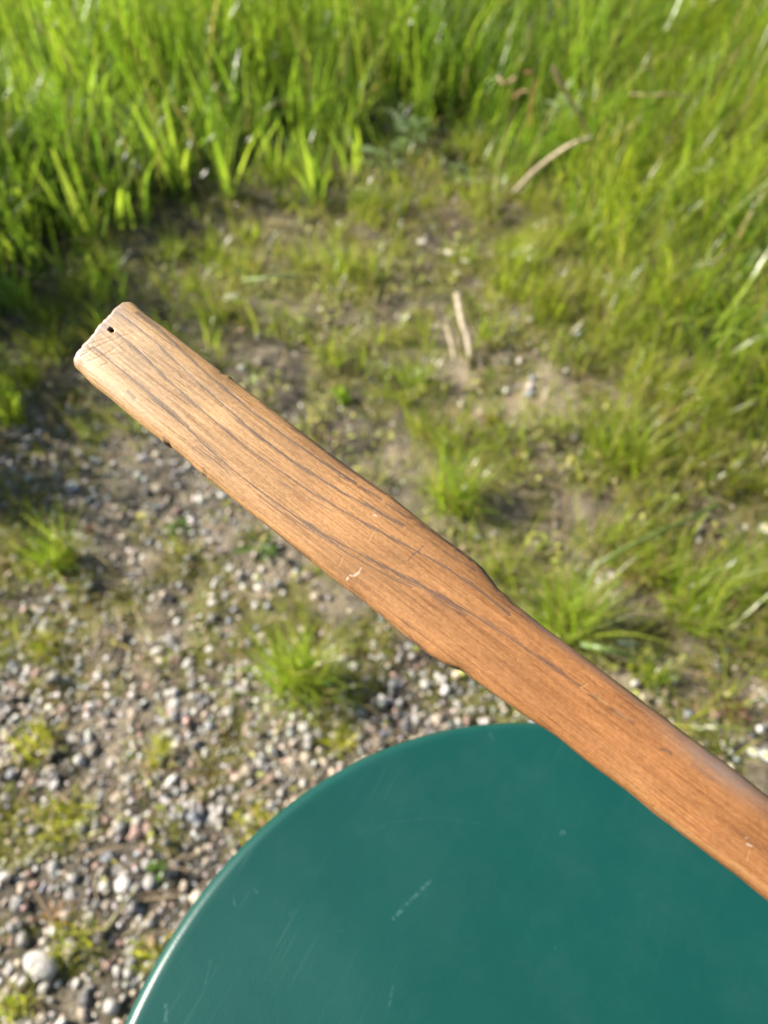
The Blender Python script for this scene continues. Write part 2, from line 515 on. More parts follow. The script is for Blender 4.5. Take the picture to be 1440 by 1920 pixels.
TAB_C = np.array([.200 * .4, -.075 * .4]); TAB_R = .523 * .4; TAB_Z = .6
def hidden_by_table(p):
    d = p - CAMP; t = (TAB_Z - CAM_H) / d[:, 2]
    h = CAMP + d * t[:, None]
    return np.hypot(h[:, 0] - TAB_C[0], h[:, 1] - TAB_C[1]) < TAB_R
U_O = np.array([185., 633.]); U_D = np.array([1255., 952.]); U_D /= np.linalg.norm(U_D)
U_N = np.array([U_D[1], -U_D[0]])
def hidden_by_stick(X, Y):
    u = (X - U_O[0]) * U_D[0] + (Y - U_O[1]) * U_D[1]; v_ = (X - U_O[0]) * U_N[0] + (Y - U_O[1]) * U_N[1]
    return (u > -5) & (abs(v_) < 100)

cell = .0098
px_, py_ = np.meshgrid(np.arange(-.85, 1.15, cell), np.arange(-.36, 1.75, cell))
pp = np.stack([px_.ravel(), py_.ravel()], -1) + rng.uniform(-.5, .5, (px_.size, 2)) * cell
keep = rng.random(len(pp)) < gravel(pp[:, 0], pp[:, 1]) * (1 - meadow(pp[:, 0], pp[:, 1]))
pp = pp[keep]
n = len(pp)
rad = np.clip(rng.lognormal(math.log(.0046), .42, n), .0018, .0105)
pz = gz(pp[:, 0], pp[:, 1]) + rad * rng.uniform(-.15, .45, n)
P = np.column_stack([pp, pz])
X, Y, dep = project(P)
vis = (X > 0) & (X < 1440) & (Y > 0) & (Y < 1920) & ~hidden_by_table(P) & ~hidden_by_stick(X, Y)
score = np.where(vis, rad / dep, -1)
order = np.argsort(-score)
single = order[:285]; rest = order[285:]
probs = np.array([c[2] for c in PEB_CLASSES]); probs /= probs.sum()
klass = rng.choice(len(PEB_CLASSES), n, p=probs)
NV = 5
base_lo = [pebble_mesh("pebble_lo", 100 + i, 1) for i in range(NV)]
def mesh_arrays(me):
    v = np.empty(len(me.vertices) * 3, np.float32); me.vertices.foreach_get("co", v)
    f = np.empty(len(me.loops), np.int32); me.loops.foreach_get("vertex_index", f)
    return v.reshape(-1, 3), f.reshape(-1, 3)
lo = [mesh_arrays(m) for m in base_lo]
for m in base_lo: bpy.data.meshes.remove(m)
vs, ts, cs, off = [], [], [], 0
rot = rng.uniform(0, 6.28, n); tilt = rng.normal(0, .5, n)
for i in rest:
    v, t = lo[i % NV]
    ca, sa = math.cos(rot[i]), math.sin(rot[i]); ct, st = math.cos(tilt[i]), math.sin(tilt[i])
    x = v[:, 0]; y = v[:, 1] * ct - v[:, 2] * st; z = v[:, 1] * st + v[:, 2] * ct
    vv = np.stack([x * ca - y * sa, x * sa + y * ca, z], -1) * rad[i] + P[i]
    vs.append(vv); ts.append(t + off); off += len(v)
    cc = np.array(PEB_CLASSES[klass[i]][1]) * rng.uniform(.7, 1.25) * rng.uniform(.93, 1.07, 3)
    cs.append(np.repeat(cc[None], len(v), 0))
tag(link("gravel", mesh_np("gravel", np.concatenate(vs), tris=np.concatenate(ts), cols=np.concatenate(cs)), STONE),
    "small mixed grey, white and tan gravel on the soil", "gravel", None, "stuff")
peb_me = {}
for i in single:
    key = (int(i) % NV, int(klass[i]))
    if key not in peb_me:
        me = pebble_mesh("pebble", 200 + key[0], 2); me.materials.append(PEB_MATS[key[1]]); peb_me[key] = me
    o = link("pebble", peb_me[key]); o.location = tuple(P[i]); o.scale = (rad[i],) * 3
    o.rotation_euler = (tilt[i], 0, rot[i])
    nm = PEB_CLASSES[klass[i]][0]
    tag(o, "small %s pebble lying loose among the gravel" % nm, "pebble", "%s pebbles in the gravel" % nm)

# a few stones that stand out by themselves
for j, (X, Y, r, sx, sy, rz, ci, lab) in enumerate([
    (75, 1808, .019, 1.15, .9, -.4, 0, "largest white stone, lying in the gravel near the bottom left corner"),
    (405, 1092, .0115, 1.3, .62, 1.3, 0, "slim white stone standing out on brown soil below the wooden handle"),
    (137, 912, .016, 1, .9, .3, 5, "pale bluish stone on dark soil just above the reddish tipped tuft"),
    (437, 560, .022, 1.1, .85, .2, 0, "pale rough stone on mossy soil behind the tip of the handle"),
    (993, 738, .013, 1.1, .9, .6, 5, "pale blue grey stone on the bare sandy patch"),
    (1178, 1207, .0135, 1.35, .7, .0, 5, "flat pale lavender stone at the foot of the tuft beside the handle"),
    (570, 1082, .017, 1.2, .8, .4, 3, "pale tan stone right behind the tuft in front of the handle"),
    (1085, 626, .012, 1, .8, .9, 5, "small bluish stone in the grass to the right of the dead stalks"),
    (485, 630, .010, 1, .8, .9, 0, "round white pebble in shadow on the soil behind the handle tip"),
    (230, 1660, .013, 1, .9, .2, 0, "roundish white pebble in the gravel midway up the table's left side"),
]):
    p = at(X, Y, 0); z = float(gz(p[0], p[1]))
    p = at(X, Y, z + r * .3)
    me = pebble_mesh("stone", 300 + j, 3); me.materials.append(PEB_MATS[ci])
    o = link("stone", me); o.location = tuple(p); o.scale = (r * sx, r * sy, r * .8); o.rotation_euler = (.1, .05, rz)
    tag(o, lab, "stone")

# ------------------------------------------------------------------ grass tufts that can be told apart
def tuft(X, Y, nb, h, w, spread, label, warm=.25, dry=.14, lean=(.05, .8), curl=.7, name="grass_tuft", seg=6, headmu=None, headsd=1.0, group=None):
    p = at(X, Y, 0); z0 = float(gz(p[0], p[1])); p = at(X, Y, z0)
    n = nb
    head = rng.uniform(0, 2 * np.pi, n) if headmu is None else rng.normal(headmu, headsd, n)
    rad_ = spread * np.sqrt(rng.random(n)); a2 = rng.uniform(0, 6.28, n)
    b = np.zeros((n, 3)); b[:, 0] = np.cos(a2) * rad_; b[:, 1] = np.sin(a2) * rad_
    b[:, 2] = gz(p[0] + b[:, 0], p[1] + b[:, 1]) - z0 - .003
    col = with_dry(greens(n, warm), dry) * 1.15
    v, q, c = ribbon(b, h * rng.uniform(.45, 1.15, n), 1.35 * w * rng.uniform(.6, 1.3, n), head, rng.uniform(*lean, n), rng.gamma(2, curl / 2, n),
                     col * .9, col, seg, rng.normal(0, .5, n))
    o = link(name, mesh_np(name, v, quads=q, cols=c), LEAF, None, (p[0], p[1], z0))
    tag(o, label, "grass tuft", group, "thing"); return o
tuft(110, 1055, 150, .125, .0022, .028, "bushy green grass tuft at the left edge with one reddish leaf tip")
tuft(560, 1285, 250, .145, .0022, .034, "dense grass tuft between the handle and the top of the green table")
tuft(850, 940, 230, .15, .0024, .04, "broad arching grass tuft just behind the middle of the handle", curl=.9)
tuft(1060, 1190, 190, .16, .0024, .03, "upright grass tuft touching the handle's upper edge, beside a lavender stone", headmu=.9, headsd=1.2)
tuft(780, 725, 90, .11, .002, .03, "pale short grass tuft on the mossy clearing")
tuft(645, 755, 26, .05, .006, .008, "small rosette of wide green leaves in the shade behind the handle", dry=0, warm=0)
tuft(1150, 860, 150, .13, .0022, .045, "low spreading grass tuft right of the sandy patch")
tuft(1290, 1165, 160, .14, .0022, .04, "fine grass tuft between the reddish dry leaves and the right edge")
tuft(1400, 1100, 160, .12, .0022, .04, "grass tuft hanging over at the right edge of the picture")
tuft(1225, 1275, 80, .06, .002, .02, "small bright grass tuft on the stony soil above the handle")
tuft(640, 1395, 90, .042, .0016, .018, "tiny yellowish tuft in the gravel close above the table edge", warm=.8)
tuft(90, 1215, 90, .05, .0016, .02, "small yellow green tuft on gravel below the left tuft", warm=.6)
tuft(70, 1390, 120, .045, .0016, .032, "mossy yellow green tuft in the gravel at the left edge", warm=.9)
tuft(300, 1415, 90, .04, .0016, .02, "short yellow green tuft in mid gravel, nearest the dense tuft", warm=.9)
tuft(130, 1540, 130, .045, .0016, .034, "wide mossy tuft in the gravel, left of the table rim", warm=.8)
tuft(470, 1545, 110, .035, .0016, .03, "yellow moss-like tuft pressed against the table rim", warm=1.1)
tuft(140, 1770, 100, .04, .0016, .026, "tuft behind the largest white stone", warm=.7)
tuft(285, 1790, 80, .035, .0016, .02, "small tuft hard by the lower part of the table rim", warm=.9)
tuft(30, 1890, 80, .04, .0016, .02, "tuft in the gravel in the bottom left corner", warm=.8)
tuft(1010, 560, 160, .13, .0022, .05, "soft pale tuft drooping beside the dead stalks", warm=.5, curl=1.1)
tuft(960, 500, 170, .13, .0022, .05, "soft tuft next to the white daisies", warm=.4, curl=1.1)
tuft(1240, 560, 240, .17, .0022, .06, "pale drooping tuft in front of the fine grass at the right", warm=.5, curl=1.2, dry=.2)
tuft(190, 520, 150, .10, .0026, .05, "low leafy tuft among the tall blades at the left")
tuft(330, 480, 110, .08, .003, .03, "short tuft at the edge of shade below the tall blades", curl=.9)
tuft(690, 395, 120, .11, .003, .05, "thin tuft in front of the dark gap in the meadow")
tuft(30, 790, 40, .11, .006, .02, "clump of wide upright blades at the left edge level with the handle tip", lean=(.0, .3), curl=.3)

# broad bladed clumps: every blade by itself
def broad_clump(X, Y, blades, label):
    p = at(X, Y, 0); z0 = float(gz(p[0], p[1])); p = at(X, Y, z0)
    root = bpy.data.objects.new("grass_clump", None); COL.objects.link(root); root.location = (p[0], p[1], z0)
    root.empty_display_size = .02
    tag(root, label, "grass clump", "broad bladed grass clumps", "thing")
    for (dx, dy, h_, w_, head, lean, curl) in blades:
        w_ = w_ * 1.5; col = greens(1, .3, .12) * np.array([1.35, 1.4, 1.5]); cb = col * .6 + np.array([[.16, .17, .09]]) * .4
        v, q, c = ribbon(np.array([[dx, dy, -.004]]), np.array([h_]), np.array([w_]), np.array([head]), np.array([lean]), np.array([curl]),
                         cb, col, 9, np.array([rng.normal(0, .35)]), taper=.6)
        # a shallow fold along the midrib gives the blade body
        v = v.reshape(-1, 2, 3); mid = v.mean(1, keepdims=True); mid[..., 2] -= w_ * .16
        vv = np.concatenate([v[:, :1], mid, v[:, 1:]], 1)
        m_ = len(vv); b = np.arange(m_ - 1) * 3
        qq = np.concatenate([np.stack([b, b + 1, b + 4, b + 3], -1), np.stack([b + 1, b + 2, b + 5, b + 4], -1)])
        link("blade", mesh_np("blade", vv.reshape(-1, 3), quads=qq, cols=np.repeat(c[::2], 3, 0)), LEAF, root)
    return root
def rand_blades(n, h, w, sp=.02, lean=.42, curl=.8):
    return [(random.uniform(-sp, sp), random.uniform(-sp, sp), h * random.uniform(.6, 1.1), w * random.uniform(.7, 1.2),
             random.uniform(0, 6.28), random.uniform(.03, lean), random.uniform(0, curl)) for _ in range(n)]
broad_clump(430, 372, [(0, 0, .40, .016, 1.9, .05, .12), (.03, .01, .24, .015, .2, .45, .3), (-.01, .0, .21, .014, .1, .18, .1)] + rand_blades(9, .21, .012),
            "tall broad blades with the longest single blade, upper left of centre")
broad_clump(345, 365, [(0, 0, .27, .014, 1.7, .02, .1), (-.02, 0, .27, .014, 2.9, .25, .15), (.02, 0, .25, .014, .4, .12, .1)] + rand_blades(8, .2, .012, .03),
            "fan of broad blades left of the longest single blade")
broad_clump(600, 385, [(0, 0, .27, .011, .2, .22, .1), (.0, 0, .24, .012, 1.3, .1, .1), (-.01, 0, .22, .012, 2.9, .1, .1)] + rand_blades(9, .2, .010, .025),
            "slim pale stemmed clump in front of the dark gap in the meadow")
broad_clump(660, 330, rand_blades(8, .2, .010, .03), "clump half behind the slim pale stemmed one")
broad_clump(170, 470, [(0, 0, .25, .02, 2.1, .22, .2), (.02, 0, .22, .018, 1.6, .1, .1), (-.02, .0, .24, .014, 2.7, .25, .2)] + rand_blades(9, .19, .014, .035),
            "widest bright blades in front of the left meadow")
broad_clump(65, 430, rand_blades(10, .24, .013, .04), "tall broad clump at the left edge of the meadow")
broad_clump(45, 585, rand_blades(11, .17, .012, .04), "broad clump at the left edge level with the handle's tip")
broad_clump(215, 560, rand_blades(9, .14, .012, .035), "short broad clump right behind the handle's tip")
broad_clump(100, 520, rand_blades(9, .2, .012, .04), "reddish based clump between the two left edge clumps")
broad_clump(120, 330, rand_blades(10, .26, .012, .05), "clump standing behind the widest bright blades")
broad_clump(25, 500, rand_blades(12, .22, .013, .05), "dense broad clump cut by the left edge above the handle's tip level")
broad_clump(250, 420, rand_blades(12, .2, .012, .045), "clump in front of the shade between the fan and the widest blades")
broad_clump(520, 350, rand_blades(8, .19, .011, .035), "small clump between the longest blade and the slim pale stemmed one")
broad_clump(20, 350, rand_blades(12, .28, .013, .05), "tallest clump at the left edge of the meadow")
broad_clump(790, 250, [(0, 0, .34, .011, .9, .18, .15), (.0, 0, .30, .012, .8, .3, .1)] + rand_blades(7, .2, .009, .03), "clump with two long blades slanting right, top centre")

# ------------------------------------------------------------------ weeds, dead stalks, daisies
def leaf_mesh(name, L, W, col, bend=.5, seg=7, lobes=0):
    s = np.linspace(0, 1, seg + 1)
    prof = np.sin(np.pi * np.clip(s, .02, .985) ** .8)
    if lobes: prof = prof * (.62 + .38 * np.abs(np.sin(s * np.pi * lobes)))
    ang = bend * s
    x = np.concatenate([[0], np.cumsum(np.cos((ang[1:] + ang[:-1]) / 2) / seg)]) * L
    z = -np.concatenate([[0], np.cumsum(np.sin((ang[1:] + ang[:-1]) / 2) / seg)]) * L
    w = prof * W / 2
    v = np.stack([np.stack([x, -w, z + w * .25], -1), np.stack([x, 0 * w, z], -1), np.stack([x, w, z + w * .25], -1)], 1)
    b = np.arange(seg) * 3
    q = np.concatenate([np.stack([b, b + 1, b + 4, b + 3], -1), np.stack([b + 1, b + 2, b + 5, b + 4], -1)])
    return mesh_np(name, v.reshape(-1, 3), quads=q, cols=np.repeat(np.array([col]), len(v) * 3, 0))

def weed(X, Y, n_, L, W, col, height, label, lobes=0, cat="weed", up=.6):
    p = at(X, Y, 0); z0 = float(gz(p[0], p[1])); p = at(X, Y, z0)
    root = bpy.data.objects.new("weed", None); COL.objects.link(root); root.location = (p[0], p[1], z0); root.empty_display_size = .02
    tag(root, label, cat)
    mes = [leaf_mesh("leaf", L, W, tuple(np.array(col) * f), random.uniform(.3, .9), 7, lobes) for f in (.85, 1, 1.2)]
    for i in range(n_):
        a = i * 2.4 + random.uniform(-.3, .3); r = random.uniform(.0, .5) * L; hh = height * random.uniform(.1, 1)
        o = link("leaf", random.choice(mes), LEAF, root)
        o.location = (math.cos(a) * r, math.sin(a) * r, hh)
        o.rotation_euler = (random.uniform(-.4, .4), -random.uniform(.0, up), a); s_ = random.uniform(.6, 1.15); o.scale = (s_,) * 3
    st = np.array([[-.001, 0, -.004], [.001, 0, -.004], [.001, 0, height], [-.001, 0, height], [0, -.001, -.004], [0, .001, -.004], [0, .001, height], [0, -.001, height]])
    link("stem", mesh_np("stem", st, quads=np.array([[0, 1, 2, 3], [4, 5, 6, 7]]), cols=np.repeat(np.array([col]), 8, 0)), LEAF, root)
    return root
PALE = (.21, .27, .13)
weed(770, 300, 34, .06, .028, PALE, .12, "pale green lobed weed in front of the meadow, right of centre", 4)
weed(715, 335, 24, .05, .024, PALE, .08, "smaller pale lobed weed half under the bigger one", 4)
weed(850, 345, 18, .045, .022, (.15, .22, .09), .06, "low lobed weed in shade below the dead curled stem", 4)
weed(1040, 290, 22, .055, .024, (.28, .33, .19), .18, "tall weed with whitish feathery leaves beside the leaning dead straw", 5)
weed(1010, 290, 14, .05, .02, (.09, .15, .05), .06, "dark green weed at the foot of the whitish feathery one", 4)
weed(1170, 420, 7, .03, .016, (.42, .38, .26), .05, "withered whitish leaf cluster in the grass at the right", 2)
weed(920, 795, 16, .022, .008, (.20, .085, .045), .02, "reddish brown little weed on the sandy patch", 2)
weed(1200, 1085, 18, .022, .006, (.24, .14, .07), .02, "brownish red withered weed right of the upright tuft", 2)
weed(1375, 1350, 16, .020, .006, (.19, .10, .065), .025, "dark red weed above the handle near the right edge", 2)
weed(1240, 770, 14, .026, .010, (.26, .12, .055), .02, "rusty withered weed in front of the fine grass", 2)
weed(105, 1722, 14, .020, .004, (.30, .17, .08), .012, "orange brown dead weed on the gravel above the largest white stone", 0)
weed(1185, 1262, 12, .016, .010, (.22, .22, .02), .03, "yellow green weed next to the lavender stone", 0)
weed(1140, 1300, 10, .016, .010, (.24, .23, .02), .02, "yellow weed on stony soil closest above the handle", 0)
weed(300, 1632, 6, .014, .010, (.10, .17, .03), .012, "tiny bright green seedling in the gravel beside the table", 0)
weed(335, 995, 9, .02, .014, (.09, .15, .04), .02, "little seedling on the brown soil below the handle", 0)
weed(495, 1040, 12, .035, .012, (.09, .15, .03), .03, "small leafy weed right under the handle's lower edge", 0)
weed(172, 1003, 3, .009, .006, (.42, .08, .03), .03, "tiny red leaf sticking out of the left tuft", 0, "leaf")
weed(330, 1238, 4, .008, .006, (.36, .13, .08), .008, "tiny salmon red seedling in the gravel", 0)

def tube(name, pts, r0, r1, col, mat_, label, cat, flat=1.0, sides=7):
    """a stalk following points in space, thinner towards its end"""
    pts = np.array(pts, float)
    # Catmull-Rom
    out = []
    ext = np.vstack([2 * pts[0] - pts[1], pts, 2 * pts[-1] - pts[-2]])
    for i in range(1, len(ext) - 2):
        for t in np.linspace(0, 1, 7)[:-1]:
            a, b, c, d = ext[i - 1:i + 3]
            out.append(.5 * (2 * b + (c - a) * t + (2 * a - 5 * b + 4 * c - d) * t * t + (3 * b - a - 3 * c + d) * t ** 3))
    out.append(pts[-1]); out = np.array(out); m = len(out)
    tg = np.gradient(out, axis=0); tg /= np.linalg.norm(tg, axis=1)[:, None] + 1e-9
    ref = np.array([.3, -.5, .81]); sa = np.cross(tg, ref); sa /= np.linalg.norm(sa, axis=1)[:, None] + 1e-9; sb = np.cross(tg, sa)
    th = np.linspace(0, 2 * np.pi, sides, endpoint=False)
    rr = np.linspace(r0, r1, m)[:, None, None]
    v = out[:, None] + rr * (np.cos(th)[None, :, None] * sa[:, None] + flat * np.sin(th)[None, :, None] * sb[:, None])
    q = []
    for i in range(m - 1):
        for j in range(sides):
            q.append((i * sides + j, i * sides + (j + 1) % sides, (i + 1) * sides + (j + 1) % sides, (i + 1) * sides + j))
    o0 = pts[0].copy()
    cols = np.repeat(np.array([col]), m * sides, 0) * (.8 + .4 * rng.random((m, 1, 1)).repeat(sides, 1).reshape(-1, 1))
    o = link(name, mesh_np(name, (v - o0).reshape(-1, 3), quads=np.array(q), cols=cols), mat_, None, o0)
    if label: tag(o, label, cat, None, "thing")
    return o
def along(lst): return [at(X, Y, z) for X, Y, z in lst]
TAN = (.46, .36, .24)
tube("dead_stalk", along([(858, 552, .045), (866, 600, .045), (877, 632, .04), (882, 672, .03)]), .0085, .0065, (.52, .44, .34), DRY, "thick pale dead stalk lying on the clearing, the longer of two", "stalk", .6)
tube("dead_stalk", along([(838, 612, .04), (846, 640, .04), (853, 674, .03)]), .006, .005, (.46, .38, .28), DRY, "shorter dead stalk lying beside the thick pale one", "stalk", .6)
tube("dead_straw", along([(964, 360, .08), (1000, 322, .13), (1040, 290, .17), (1075, 268, .20), (1112, 256, .21)]), .0050, .0032, (.60, .48, .35), DRY, "long bent tan straw arching through the grass right of centre", "straw", .35)
tube("dead_straw", along([(1036, 122, .40), (1055, 165, .36), (1075, 195, .32), (1102, 248, .24)]), .0055, .0065, (.46, .31, .20), DRY, "leaning brown straw standing above the bent tan one", "straw", .35)
tube("dead_straw", along([(1180, 176, .16), (1220, 178, .18), (1260, 177, .18), (1310, 184, .15)]), .004, .003, (.46, .34, .2), DRY, "straight horizontal straw across the fine grass, upper right", "straw", .35)
tube("curled_stem", along([(990, 240, .16), (994, 210, .22), (1000, 175, .29), (1006, 150, .33), (998, 136, .36), (984, 136, .36)]), .005, .003, (.36, .16, .10), DRY, "reddish dead stem with a curled top in front of the meadow", "stem", .5)
tube("curled_stem", along([(965, 185, .28), (975, 172, .30), (990, 170, .31)]), .004, .003, (.40, .24, .14), DRY, "short curled brown stem branching beside the reddish one", "stem", .5)
tube("curled_stem", along([(936, 145, .34), (942, 155, .34), (955, 153, .34), (966, 145, .35)]), .004, .003, (.42, .28, .17), DRY, "small hooked brown tendril left of the reddish curled stem", "stem", .5)
tube("bent_grass", along([(455, 525, .03), (500, 521, .06), (550, 518, .05), (592, 522, .02)]), .0045, .003, (.20, .26, .09), DRY, "pale green blade lying bent over the shaded clearing", "blade", .35)
tube("bent_grass", along([(1090, 1208, .03), (1130, 1216, .05), (1170, 1226, .04), (1200, 1238, .02)]), .0045, .003, (.24, .32, .12), LEAF, "pale green blade bent over towards the lavender stone", "blade", .35)
tube("bent_grass", along([(1100, 1075, .05), (1160, 1035, .09), (1230, 1000, .11), (1290, 975, .10), (1345, 945, .08)]), .0035, .004, (.22, .27, .09), LEAF, "long green blade slanting up across the patchy turf at the right", "blade", .35)
tube("dead_straw", along([(195, 1745, .012), (222, 1710, .02), (245, 1680, .016), (262, 1660, .01)]), .0022, .0016, (.40, .36, .2), DRY, "thin straw on the gravel pointing at the tiny green seedling", "straw", .6)
tube("dead_straw", along([(0, 1228, .03), (25, 1210, .03), (55, 1188, .02)]), .0025, .0016, (.34, .36, .2), DRY, "thin pale straw at the left edge above the mossy tuft", "straw", .6)
tube("dead_straw", along([(90, 1570, .02), (62, 1600, .02), (30, 1622, .012), (2, 1640, .01)]), .0022, .0016, (.36, .34, .2), DRY, "straw bent over the gravel below the wide mossy tuft", "straw", .6)
tube("bent_grass", along([(1425, 470, .1), (1395, 510, .08), (1360, 545, .04)]), .005, .004, (.30, .36, .16), DRY, "pale broad blade slanting in front of the fine grass, right edge", "blade", .35)

YEL = NT("daisy_centre"); YEL.p.inputs["Base Color"].default_value = (.55, .36, .02, 1); YEL.p.inputs["Roughness"].default_value = .8
def daisy(X, Y, h_, r, label, nz=(.1, -.2)):
    p = at(X, Y, h_); z0 = float(gz(p[0], p[1]))
    root = bpy.data.objects.new("daisy", None); COL.objects.link(root); root.location = (p[0], p[1], z0); root.empty_display_size = .01
    tag(root, label, "flower", "white daisies on the clearing")
    st = tube("stem", [(0, 0, -.003), (.002, .001, h_ * .5), (0, 0, h_ - z0)], .0008, .0007, (.09, .15, .03), LEAF, None, None, 1, 5)
    st.parent = root; st.location = (0, 0, -.003)
    pm = leaf_mesh("petal", r, r * .36, (.72, .72, .70), .35, 4)
    for i in range(14):
        o = link("petal", pm, PETAL, root); o.location = (0, 0, h_ - z0); o.rotation_euler = (nz[0], nz[1] * 0 - .15, i * 6.283 / 14)
    bm = bmesh.new(); bmesh.ops.create_icosphere(bm, subdivisions=2, radius=r * .3)
    for v_ in bm.verts: v_.co.z *= .5
    for f_ in bm.faces: f_.smooth = True
    me = bpy.data.meshes.new("flower_centre"); bm.to_mesh(me); bm.free()
    link("flower_centre", me, YEL.m, root, (0, 0, h_ - z0 + .001))
daisy(790, 452, .035, .012, "single white daisy furthest left on the clearing")
daisy(842, 472, .035, .014, "largest white daisy, at the front of the soft tuft")
daisy(872, 488, .03, .010, "cream daisy right of the largest one")
daisy(856, 512, .02, .008, "small daisy low down below the cream one")
daisy(784, 494, .015, .006, "tiny daisy right below the single one at the left")
daisy(1436, 990, .04, .012, "white daisy at the right edge beside the long slanting blade")
daisy(1412, 1409, .02, .009, "white daisy just above the handle at the right edge")
daisy(1438, 1416, .02, .011, "white daisy cut by the right edge above the handle")

# ------------------------------------------------------------------ the round green table
k = NT("green_enamel")
oc = k.new("ShaderNodeTexCoord").outputs["Object"]
geo_n = k.noise(oc, 9, 4, .6)
fine = k.noise(oc, 900, 2, .5)
base = k.mix(k.ramp(geo_n, [(.3, 0.), (.75, 1.)]), (.0029, .0465, .0392), (.0044, .0575, .0480))
# worn scuffs: long thin streaks, dull and lighter
rot_v = k.new("ShaderNodeMapping"); rot_v.inputs["Rotation"].default_value = (0, 0, radians(-61)); k.link(oc, rot_v.inputs[0])
str_v = k.new("ShaderNodeMapping"); str_v.inputs["Scale"].default_value = (14, 420, 1); k.link(rot_v.outputs[0], str_v.inputs[0])
streak = k.ramp(k.noise(str_v.outputs[0], 1.0, 3, .6), [(.60, 0.), (.80, 1.)])
patch = k.ramp(k.noise(oc, 7, 2), [(.45, 0.), (.65, 1.)])
scuff = k.math('MULTIPLY', streak, patch)
base = k.mix(k.math('MULTIPLY', scuff, .06), base, (.10, .26, .23))
# specks of chipped paint
vo = k.new("ShaderNodeTexVoronoi"); vo.inputs["Scale"].default_value = 30; k.link(oc, vo.inputs["Vector"])
spk = k.ramp(vo.outputs["Distance"], [(.018, 1.), (.04, 0.)])
pick = k.ramp(k.new("ShaderNodeSeparateColor").outputs[0], [(.5, 0), (.5, 1)])
sep = [x for x in k.n if x.bl_idname == "ShaderNodeSeparateColor"][0]; k.link(vo.outputs["Color"], sep.inputs[0])
spk = k.math('MULTIPLY', spk, k.ramp(sep.outputs[0], [(.62, 0.), (.66, 1.)]))
base = k.mix(k.math('MULTIPLY', spk, .22), base, (.16, .30, .27))
# single scratches, each a segment on the top
sepx = k.new("ShaderNodeSeparateXYZ"); k.link(oc, sepx.inputs[0])
def scratch(p0, p1, w, wob=0.0):
    a = at(*p0, TAB_Z)[:2] - TAB_C; b = at(*p1, TAB_Z)[:2] - TAB_C
    L = float(np.linalg.norm(b - a)); d = (b - a) / L
    dx = k.math('SUBTRACT', sepx.outputs[0], float(a[0])); dy = k.math('SUBTRACT', sepx.outputs[1], float(a[1]))
    u = k.math('ADD', k.math('MULTIPLY', dx, float(d[0])), k.math('MULTIPLY', dy, float(d[1])))
    v = k.math('SUBTRACT', k.math('MULTIPLY', dx, float(-d[1])), k.math('MULTIPLY', dy, float(-d[0])))
    uc = k.math('MINIMUM', k.math('MAXIMUM', u, 0.0), L)
    du = k.math('SUBTRACT', u, uc)
    dist = k.math('SQRT', k.math('ADD', k.math('MULTIPLY', du, du), k.math('MULTIPLY', v, v)))
    return k.math('SUBTRACT', 1.0, k.math('DIVIDE', dist, w), clamp=True)
brk = k.ramp(k.noise(oc, 420, 3, .7), [(.42, 0.), (.58, 1.)])
marks = None
for p0, p1, w, s_ in [((738, 1722), (806, 1652), .0013, .75), ((311, 1885), (311, 1925), .0012, .8), ((1053, 1563), (1056, 1561), .0016, .9),
                      ((730, 1885), (737, 1850), .0012, .30), ((438, 1680), (440, 1698), .0010, .35), ((478, 1668), (482, 1674), .0010, .4),
                      ((917, 1374), (925, 1386), .0014, .45), ((545, 1713), (546, 1714), .0013, .4), ((643, 1744), (645, 1746), .0013, .4),
                      ((1040, 1776), (1041, 1777), .0014, .4), ((670, 1563), (740, 1541), .0013, .13), ((740, 1541), (820, 1532), .0013, .15), ((820, 1532), (900, 1544), .0013, .14), ((900, 1544), (950, 1562), .0013, .12), ((395, 1800), (385, 1845), .0008, .25), ((1202, 1678), (1203, 1679), .0013, .35)]:
    m_ = k.math('MULTIPLY', scratch(p0, p1, w), s_)
    marks = m_ if marks is None else k.math('MAXIMUM', marks, m_)
marks = k.math('MULTIPLY', k.ramp(marks, [(.05, 0.), (.5, 1.)]), brk)
base = k.mix(k.math('MULTIPLY', marks, .14), base, (.20, .36, .33))
dust = k.ramp(k.noise(oc, 22, 5, .7), [(.45, 0.), (.75, .055)])
base = k.mix(dust, base, (.10, .15, .13))
k.link(base, k.p.inputs["Base Color"])
k.link(k.math('ADD', k.math('MULTIPLY', geo_n, .16), k.math('ADD', .27, k.math('MULTIPLY', scuff, .2))), k.p.inputs["Roughness"])
k.p.inputs["Specular IOR Level"].default_value = .38
k.bump(k.math('ADD', k.math('MULTIPLY', fine, .25), geo_n), .12, .002)
ENAMEL = k.m

def lathe(name, prof, segs, mat_, parent, loc=(0, 0, 0), smooth=True):
    th = np.linspace(0, 2 * np.pi, segs, endpoint=False)
    prof = np.array(prof); m = len(prof)
    v = np.stack([prof[:, None, 0] * np.cos(th), prof[:, None, 0] * np.sin(th), np.repeat(prof[:, 1:2], segs, 1)], -1).reshape(-1, 3)
    i = np.arange(m - 1)[:, None] * segs; j = np.arange(segs)[None]; j2 = (j + 1) % segs
    q = np.stack([(i + j), (i + j2), (i + segs + j2), (i + segs + j)], -1).reshape(-1, 4)
    return link(name, mesh_np(name, v, quads=q, smooth=smooth), mat_, parent, loc)
table = bpy.data.objects.new("round_table", None); COL.objects.link(table); table.location = (TAB_C[0], TAB_C[1], float(gz(*TAB_C)))
TZ = float(gz(*TAB_C))
tag(table, "round table with scuffed dark green enamel top under the wooden handle", "table")
R_ = TAB_R; e = .0075
prof = [(0.0001, .0005), (.05, .0005), (.12, .0004), (R_ - .03, .0), (R_ - e - .002, -.0001)]
prof += [(R_ - e + e * math.sin(a), -e * (1 - math.cos(a))) for a in np.linspace(.08, math.pi / 2, 12)]
